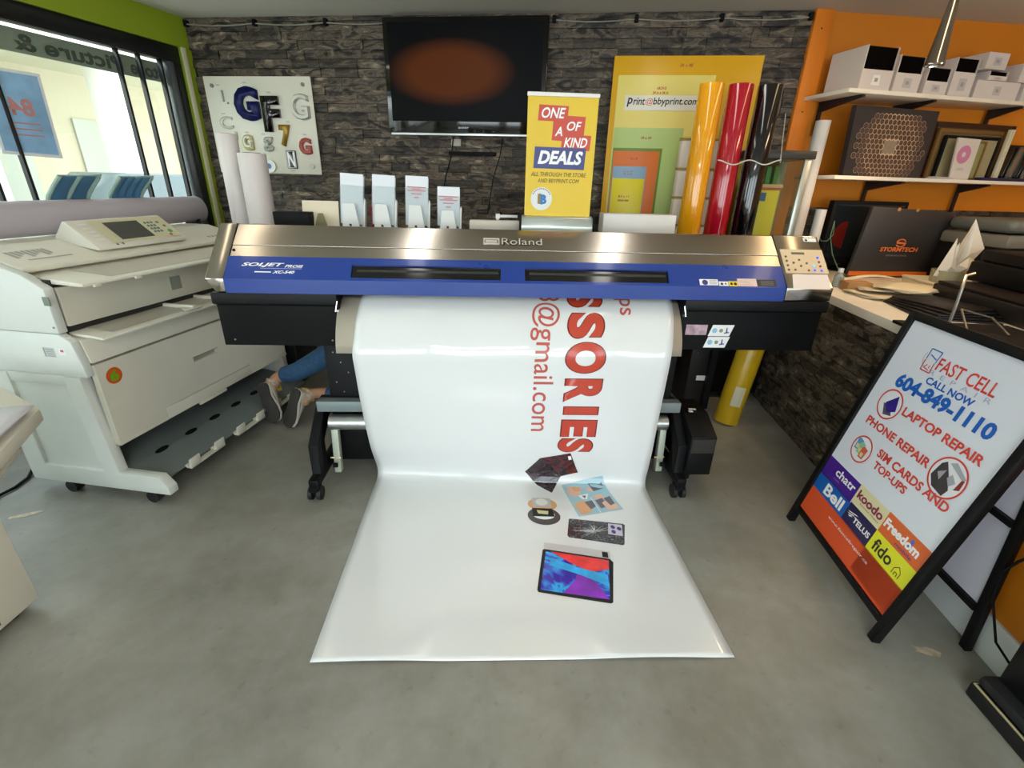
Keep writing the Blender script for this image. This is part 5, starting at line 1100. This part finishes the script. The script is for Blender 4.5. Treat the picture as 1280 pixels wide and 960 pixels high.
def stockbox(x0,x1,z0,h,depth,label,lip=.45,skew=0,opened=True,tri=False):
    t=root('stock_box',label,'box',SF,12.4,group='white stock boxes on the upper shelf')
    w=.004
    g=G(); g.box(x0,x0+w,.03,.03+depth,z0,z0+h); g.box(x1-w,x1,.03,.03+depth,z0,z0+h); g.box(x0,x1,.03+depth-w,.03+depth,z0,z0+h); g.box(x0+w,x1-w,.03,.03+depth-w,z0,z0+w)
    g.box(x0+w,x1-w,.03,.03+w,z0,z0+h*(lip if opened else 1))
    if not opened: g.box(x0,x1,.03,.03+depth,z0+h,z0+h+.003)
    obj('box_card',g,bxm,t,smooth=0)
    if opened: g=G(); g.box(x0+w+.002,x1-w-.002,.036,.03+depth-w-.01,z0+w,z0+h-.004); obj('inside_shade',g,bxk,t,smooth=0)  # shade inside the open box put in as a black block
    MQ=PM((0,.0295,0),(1,0,0),(0,0,1)); cx=(x0+x1)/2; hh=h*(lip if opened else 1)
    g=G(); rect(g,MQ,cx-.03,z0+hh*.25,cx+.03,z0+hh*.75,.0008); 
    for v in g.bm.verts: v.co.x=cx+(v.co.x-cx)*(1.2-.6*((v.co.z-z0)/hh) if tri else 1)
    obj('paper_label',g,lab_ if not tri else mat('label_bright','#e9e4e0',.6),t,smooth=0)
    g=G(); rect(g,MQ,cx-.012,z0+hh*.42,cx+.012,z0+hh*.6,.0012); obj('printed_mark',g,mat('mark_grey','#9c948e',.6),t,smooth=0)
    return t
stockbox(.085,.305,1.985,.222,.26,'largest white stock box at the left end of the upper shelf, its shaded opening filled black',.47,tri=True)
stockbox(.330,.515,1.985,.190,.24,'second white open box from the left on the upper shelf',.53)
stockbox(.556,.728,1.985,.145,.22,'third white open box from the left on the upper shelf, lowest of the open ones',.50)
stockbox(.748,.916,1.985,.205,.22,'fourth white open box on the upper shelf, beside the stacked small boxes',.64)
stockbox(.945,1.295,1.985,.098,.18,'wide low white closed box on the upper shelf, under two small boxes',1,opened=False)
stockbox(1.02,1.165,2.087,.052,.16,'small white half-open box between the wide box and the tilted top box',.5)
stockbox(.965,1.125,2.143,.085,.17,'small white closed box topmost of the stack on the upper shelf',1,opened=False)
stockbox(1.33,1.50,1.985,.10,.15,'white box with blue marks at the right end of the upper shelf',1,opened=False)
stockbox(1.26,1.52,2.088,.10,.15,'brownish-white box stacked at the right end of the upper shelf',1,opened=False)
# honeycomb canvas
t=root('canvas_print','square canvas print of a golden honeycomb pattern on the lower shelf','picture',SF,12.4)
LT=Matrix.Translation((0,.07,1.52))@Matrix.Rotation(R(-4),4,'X')@Matrix.Translation((0,-.07,-1.52))
g=G(); g.prism([(.188,1.521),(.80,1.521),(.79,1.91),(.155,1.915)],.075,.11,'y'); obj('canvas',g,mat('canvas_charcoal','#2b282a',.5,var=.1,scale=6),t,smooth=0)
hexP=PM((0,.0745,0),(1,0,0),(0,0,1)); hb=G(); hd_=G(); hf=G(); rnh=random.Random(8); cx0,cz0=.485,1.695; s_=.0185
for i in range(-10,11):
    for k in range(-9,10):
        hx=1.732*s_*(i+.5*(k%2)); hz=1.5*s_*k; rr=math.hypot(hx,hz)
        if rr>.265+rnh.uniform(-.03,.015) or (abs(hx)<.055 and abs(hz)<.055): continue
        if abs(hz)>.178: continue
        P=[(cx0+hx+s_*math.sin(R(60*q)),cz0+hz+s_*math.cos(R(60*q))) for q in range(6)]
        w=.0026 if rr<.17 else .0019
        for q in range(6): line(hb if rr<.21 else hd_,P[q],P[(q+1)%6],w,.0006,hexP)
        c=[(cx0+hx+s_*.62*math.sin(R(60*q)),cz0+hz+s_*.62*math.cos(R(60*q))) for q in range(6)]
        ppoly(hf,hexP,c,.0005)
obj('honeycomb_print',hf,mat('honey_cell','#5a423a',.5),t,smooth=0)['kind']='stuff'
obj('honeycomb_print',hb,mat('honey_line','#e0bd92',.45),t,smooth=0)['kind']='stuff'
obj('honeycomb_print',hd_,mat('honey_line_dim','#a3876c',.45),t,smooth=0)['kind']='stuff'
g=G(); rect(g,hexP,cx0-.052,cz0-.05,cx0+.052,cz0+.05,.0004); obj('print_centre',g,mat('honey_centre','#8f7c68',.5,var=.15,scale=40),t,smooth=0)
g=G()
for (cx,cz,w) in ((.45,1.79,.09),(.49,1.60,.10),(.60,1.76,.05),(.37,1.63,.04),(.42,1.62,.03),(.56,1.63,.05)):
    P=[(cx-w/2+w*i/8,cz-.012*math.sin(i/8*math.pi)) for i in range(9)]+[(cx+w/2-w*i/8,cz+.004-.004*math.sin(i/8*math.pi)) for i in range(9)]
    ppoly(g,PM((0,.0745,0),(1,0,0),(0,0,1)),P,.0005)
obj('printed_script',g,mat('script_dark','#1c1512',.5),t,smooth=0)
def frame(x0,x1,z0,z1,y,fw_,m_,label,inner,depth=.02,nm='picture_frame',sk=0):
    t=root(nm,label,'frame',SF,12.4)
    xs=[(x0,x0+fw_,z0,z1),(x1-fw_,x1,z0,z1),(x0+fw_,x1-fw_,z0,z0+fw_),(x0+fw_,x1-fw_,z1-fw_,z1)]
    for a,b,c,d in xs: g=G(); g.box(a,b,y,y+depth,c,d,bev=.002); obj('frame_rail',g,m_,t)
    g=G(); g.box(x0+fw_,x1-fw_,y+.008,y+.012,z0+fw_,z1-fw_); obj('frame_insert',g,inner,t,smooth=0); return t
brn=mat('frame_dark_wood','#2c130f',.35,coat=.3); gldm=mat('frame_gold','#8a6a3a',.35,.4)
frame(.90,1.60,1.521,1.872,.17,.03,brn,'large dark wood picture frame at the back of the lower shelf',mat('insert_brown','#5a4020',.6))
frame(.93,1.50,1.521,1.83,.146,.022,gldm,'bronze frame standing inside the larger dark wood frame',mat('insert_olive','#6b5530',.6))
frame(.97,1.44,1.521,1.79,.122,.018,black_matte,'thin black frame in front of the bronze one',mat('insert_pale','#9c906c',.6))
frame(1.46,1.50,1.521,1.84,.098,.012,mat('insert_cream','#cfc6a8',.6),'narrow cream slip beside the nested frames',mat('insert_cream','#cfc6a8',.6))
frame(1.20,1.30,1.521,1.76,.096,.012,gldm,'small gilt frame right of the disc picture',mat('insert_olive2','#8c8a58',.6))
t=root('disc_picture','white card with a pink ring disc standing on the lower shelf','picture',SF,12.4)
g=G(); g.prism([(1.025,1.521),(1.185,1.521),(1.175,1.765),(.985,1.77)],.055,.065,'y'); obj('card_panel',g,mat('cardp_white','#cfc6bc',.5),t,smooth=0)
g=G(); MQ=PM((0,.0545,0),(1,0,0),(0,0,1)); disc(g,MQ,1.075,1.672,.055,.0004,r2=.016); obj('pink_disc',g,mat('disc_pink','#c47b9c',.5),t,smooth=0)
g=G(); rect(g,MQ,1.06,1.585,1.11,1.589,.0006); rect(g,MQ,1.05,1.577,1.12,1.579,.0006); obj('printed_line',g,grey_ink,t,smooth=0)
for i in range(3):
    g=G(); g.box(-.10,.09,-.025,.02,0,.004); thing1(g,'greeting_card',mat('leaflet_cream','#bfb6b0',.6),('bottom','middle','top')[i]+' cream leaflet lying before the nested frames','paper',(1.92+.92*math.cos(R(12.4)),3.22+.92*math.sin(R(12.4))+.04,1.5195+.0045*i),12+6*i,smooth=0)
g=G(); g.box(-.22,.28,-.02,.03,0,.018,bev=.002); thing1(g,'blue_folder',mat('folder_navy','#1b1a44',.5),'flat navy folder lying on the lower shelf right of the disc picture','folder',(1.92+1.45*math.cos(R(12.4)),3.22+1.45*math.sin(R(12.4))+.025,1.5195),12.4)
t=root('photo_frames','black and silver photo frames at the right end of the lower shelf','frame',SF,12.4)
for i,(x0,m_) in enumerate(((1.50,black_gloss),(1.56,mat('frame_silver','#9a968a',.25,.8)),(1.61,black_gloss),(1.64,mat('frame_silver','#9a968a',.25,.8)))):
    g=G(); g.prism([(x0,1.539),(x0+.25,1.539),(x0+.25,1.75-.01*i),(x0+.03,1.75-.012*i)],.11-.02*i,.125-.02*i,'y',bev=.002); obj('frame_body',g,m_,t)
    
g=G(); g.box(1.685,1.87,.045,.0475,1.56,1.68); obj('frame_picture',g,mat('insert_brown','#5a4020',.6),t,smooth=0)
# pendant lamp
t=root('pendant_lamp','polished chrome cone pendant lamp hanging from the ceiling at right','lamp',(2.02,2.75,2.0),0)
g=G(); g.lathe((0,0,0),[(.040,0),(.042,.002),(.042,.012),(.039,.02),(.011,.36),(.006,.43),(.0,.43)],32); g.lathe((0,0,0),[(.038,.001),(.035,.02),(.008,.34)],24); obj('cone_shade',g,mat('dark_chrome','#a8a29c',.1,1),t)
g=G(); g.cyl((0,0,.42),(0,0,.45),.002,n=6); obj('cord',g,black_matte,t)
g=G(); g.lathe((0,0,0),[(0,.016),(.02,.018),(.026,.03),(.016,.05)],16); obj('bulb',g,mat('bulb_glow',(1,.72,.4,1),.3,emit=25),t)
lo_=lamp('pendant_light',(2.02,2.75,1.985),(0,0,0),'SPOT',16,(1,.68,.38),spot_size=R(120),spot_blend=.5,shadow_soft_size=.04)
# black base on the floor, bottom right
t=root('floor_stand','black padded base with tan piping and an upright slab, bottom right','stand',(1.46,.985,0),-2)
g=G(); g.box(-.03,.16,-.70,-.0,.0,.055,bev=.008); obj('stand_base',g,mat('stand_black','#0d0e10',.5),t); g=G(); g.box(-.022,.16,-.70,-.006,.056,.095,bev=.014); obj('base_pad',g,mat('pad_black','#1b1c1f',.6),t)
g=G(); g.tube([(-.0255,-.69,.055),(-.0255,-.01,.055),(.15,-.004,.055)],.0035,8); obj('piping',g,mat('piping_tan','#a79d78',.5),t)
g=G(); g.box(.015,.085,-.62,-.02,.096,.62,bev=.008); obj('upright_slab',g,mat('slab_black','#0a0b0d',.4),t)
g=G(); g.tube([(1.535,1.13,.35),(1.525,1.1,.42),(1.53,1.06,.50),(1.545,1.0,.52)],.004,6); g.tube([(1.535,1.13,.36),(1.54,1.12,.25),(1.545,1.06,.13),(1.55,1.0,.10)],.004,6); thing1(g,'hanging_cable',black_matte,'dark cable hanging against the orange counter end','cable')
# ================================================================ PERSON crouching behind the printer
def skin(name,chains,mats,parent=None,sub=2,rootpt=None,keep=None):
    me=bpy.data.meshes.new(name); V=[];E=[];Rr=[];idx={}
    def vi(p,r):
        k=tuple(round(c,4) for c in p)
        if k not in idx: idx[k]=len(V); V.append(k); Rr.append(r)
        return idx[k]
    for ch in chains:
        last=None
        for p,r in ch:
            i=vi(p,r)
            if last is not None and last!=i: E.append((last,i))
            last=i
    me.from_pydata(V,E,[]); o=bpy.data.objects.new(name,me); COL.objects.link(o)
    md=o.modifiers.new('skin','SKIN'); md.use_smooth_shade=True
    for i,r in enumerate(Rr):
        sv=me.skin_vertices[0].data[i]; sv.radius=(r,r); sv.use_root=(i==0)
    s=o.modifiers.new('sub','SUBSURF'); s.levels=sub; s.render_levels=sub
    dg=bpy.context.evaluated_depsgraph_get(); dg.update(); m2=bpy.data.meshes.new_from_object(o.evaluated_get(dg)); o.modifiers.clear(); o.data=m2; m2.name=name
    m2.materials.clear(); m2.materials.append(mats); m2.polygons.foreach_set('use_smooth',[True]*len(m2.polygons))
    if parent: o.parent=parent
    return o
PS=root('person','person in blue jeans, dark top and grey trainers crouching on the floor behind the printer','person',(0,0,0),0)
skn=mat('skin','#b98a6c',.5); jeans=mat('denim','#2f5578',.8,var=.25,scale=60,bump=.3,bscale=400); top=mat('dark_jumper','#1b1d26',.85)
pel=(-1.26,3.02,.45); kn1=(-.93,2.82,.55); an1=(-1.50,2.72,.25); kn2=(-.80,2.90,.10); an2=(-1.25,2.66,.19)
ch_=(-1.02,3.1,.68); nk=(-.90,3.14,.86); hd=(-.83,3.16,.97)
skin('body',[[(pel,.12),(ch_,.12),(nk,.055),(hd,.085),((-.80,3.16,1.03),.08)],[(pel,.12),((-1.08,2.93,.46),.085),(kn1,.06),((-1.15,2.74,.40),.058),(an1,.036),((-1.50,2.66,.16),.03)],[(pel,.12),((-1.05,3.05,.36),.085),(kn2,.06),((-1.0,2.77,.135),.052),(an2,.036),((-1.29,2.60,.13),.03)],[(ch_,.12),((-.92,2.98,.74),.055),((-.70,2.95,.60),.04),((-.52,3.02,.50),.028),((-.46,3.03,.47),.026)],[(ch_,.12),((-.98,3.24,.74),.055),((-.78,3.33,.62),.04),((-.60,3.28,.52),.028),((-.54,3.27,.49),.026)]],skn,PS)
for c,dy in (((-.46,3.03,.47),0),((-.54,3.27,.49),0)):
    ch=[]
    for k in range(4): ch.append([((c[0],c[1],c[2]),.016),((c[0]+.045,c[1]-.025+.018*k,c[2]-.015),.010),((c[0]+.075,c[1]-.028+.019*k,c[2]-.04),.008)])
    ch.append([((c[0],c[1],c[2]),.016),((c[0]+.02,c[1]-.045,c[2]-.015),.010)]); skin('hand',ch,skn,PS,1)
skin('jeans',[[(pel,.15),((-1.08,2.93,.47),.10),(kn1,.078),((-1.15,2.74,.41),.074),((-1.34,2.71,.305),.062),((-1.455,2.72,.275),.055)],[(pel,.15),((-1.05,3.05,.37),.10),(kn2,.075),((-1.0,2.77,.14),.068),((-1.10,2.70,.165),.058),((-1.175,2.66,.185),.052)]],jeans,PS)
skin('jumper',[[((-1.25,3.03,.47),.165),((-1.14,3.06,.58),.16),(ch_,.155),((-.95,3.12,.79),.10),((-.91,3.135,.84),.06)],[(ch_,.155),((-.92,2.98,.74),.075),((-.70,2.95,.60),.056),((-.54,3.01,.51),.042)],[(ch_,.155),((-.98,3.24,.74),.075),((-.78,3.33,.62),.056),((-.62,3.275,.53),.042)]],top,PS)
skin('hair',[[((-.85,3.16,1.0),.085),((-.83,3.16,1.04),.088),((-.87,3.16,.95),.07)]],mat('dark_hair','#1a1310',.7),PS,2)
g=G(); 
for s in (-.028,.028): g.lathe((0,0,0),[(0,0),(.008,.002),(.008,.006),(0,.008)],8,M=Matrix.Translation((-.748,3.16+s,.985)))
g.prism([(-.752,.955),(-.722,.955),(-.75,.985)],3.152,3.168,'y'); g.box(-.752,-.742,3.14,3.18,.932,.938); obj('face_features',g,mat('face_dark','#7a4b3a',.6),PS)
g=G(); g.box(-.86,-.83,3.07,3.08,.95,.99,bev=.004); g.box(-.86,-.83,3.24,3.25,.95,.99,bev=.004); obj('ear',g,skn,PS)
solem=mat('sole_dark','#3a3935',.8,bump=.6,bscale=120); upm=mat('trainer_grey','#a9a395',.7,var=.1,scale=50); ylw=mat('sock_yellow','#d9c13a',.7)
def shoe(heel,toe,side,nm='shoe'):
    """heel/toe: sole points; the sole faces -n; foot standing on its toes"""
    h=Vector(heel); t_=Vector(toe); x=(t_-h); L=x.length; x.normalize(); n=Vector(side); n=(n-x*n.dot(x)).normalized(); y=n.cross(x)
    M_=Matrix((x,y,n)).transposed().to_4x4(); M_.translation=h
    out=[(0,-.028),(.02,-.034),(.09,-.028),(.17,-.042),(.22,-.044),(.262,-.030),(.275,0),(.262,.026),(.22,.038),(.17,.034),(.09,.026),(.02,.034),(0,.028),(-.008,0)]
    sc=L/.275; s=bpy.data.objects.new(nm,None); COL.objects.link(s); s.parent=PS
    g=G(M_); g.prism([(a*sc,b*1.3) for a,b in out],0,.014,'z',bev=.003); 
    obj('sole',g,solem,s)
    g=G(M_); g.prism([(a*sc*1.0,b*1.34) for a,b in out],.0145,.03,'z',bev=.003); obj('midsole',g,mat('midsole_white','#cfcbbd',.6),s)
    g=G(M_); prof=[(.0,.030),(.0,.085),(.02,.105),(.075,.098),(.13,.075),(.20,.055),(.255,.045),(.27,.032)]
    rows=[]
    for a,zt in prof:
        w=.042 if a<.1 else .050*(1-max(0,a-.2)/.12); rows.append([(a*sc,w*math.cos(R(180*k/10)),.03+(zt-.03)*math.sin(R(180*k/10))) for k in range(11)])
    g.sheet(rows); obj('upper',g,upm,s,smooth=60,solid=.004)
    g=G(M_); g.box(.01*sc,.075*sc,-.03,.03,.098,.135,bev=.006); g.box(-.012,.014,-.022,.022,.06,.125,bev=.004); obj('heel_tab',g,ylw,s)
    g=G(M_); [g.box((.09+.02*k)*sc,(.098+.02*k)*sc,-.02,.02,.092-.009*k,.097-.009*k) for k in range(5)]; obj('laces',g,black_matte,s)
    return s
shoe((-1.545,2.64,.245),(-1.465,2.57,.02),(.08,.95,.1))
shoe((-1.315,2.60,.235),(-1.375,2.53,.015),(.5,.78,.05))
for c,d in ((an1,(-1.51,2.70,.20)),(an2,(-1.28,2.63,.165))):
    g=G(); g.cyl(c,d,.042,.04,n=16); obj('sock',g,mat('sock_patterned','#b5a08c',.8,var=.4,scale=60),PS)
# room lamps -----------------------------------------------------------------
def ceiling_light(x,y,w,d,energy,color,label):
    t=root('ceiling_light',label,'ceiling light',(x,y,CEIL),0)
    g=G(); g.box(-w/2-.02,w/2+.02,-d/2-.02,d/2+.02,-.05,0,bev=.004); obj('light_housing',g,mat('housing_white','#d9d9d6',.5),t)
    g=G(); g.box(-w/2,w/2,-d/2,d/2,-.054,-.051); obj('diffuser',g,mat('diffuser_%s'%('w' if color[2]<.8 else 'c'),tuple(color)+(1,),.5,emit=4),t,smooth=0)
    l=lamp('ceiling_lamp',(x,y,CEIL-.06),(0,0,0),'AREA',energy,color,(w,d))
ceiling_light(.2,-1.4,1.2,.3,30,(1,.97,.92),'unseen white ceiling panel added as fill light behind the viewpoint')  # no such fixture known; added to brighten the room
ceiling_light(3.2,1.6,.3,.9,14,(1,.70,.42),'warm ceiling panel over the counter')
for x,c,e_,lb in ((-.60,(1,.96,.90),7,'long slim ceiling tube light over the left half of the printer'),(.73,(1,.95,.88),7,'long slim ceiling tube light over the right half of the printer'),(1.90,(1,.72,.42),6,'warm slim ceiling tube light above the control panel end'),(-1.75,(1,.86,.68),4,'slim ceiling tube light above the left end of the printer')):
    t=root('tube_light',lb,'ceiling light',(x,2.35,CEIL),0)
    g=G(); g.box(-.08,.08,-.72,.72,-.03,0,bev=.004); obj('light_housing',g,mat('housing_white','#d9d9d6',.5),t)
    g=G(); g.box(-.055,.055,-.70,.70,-.045,-.031); obj('diffuser',g,mat('tube_glow_%.2f'%x,c+(1,),.5,emit=e_),t,smooth=0)
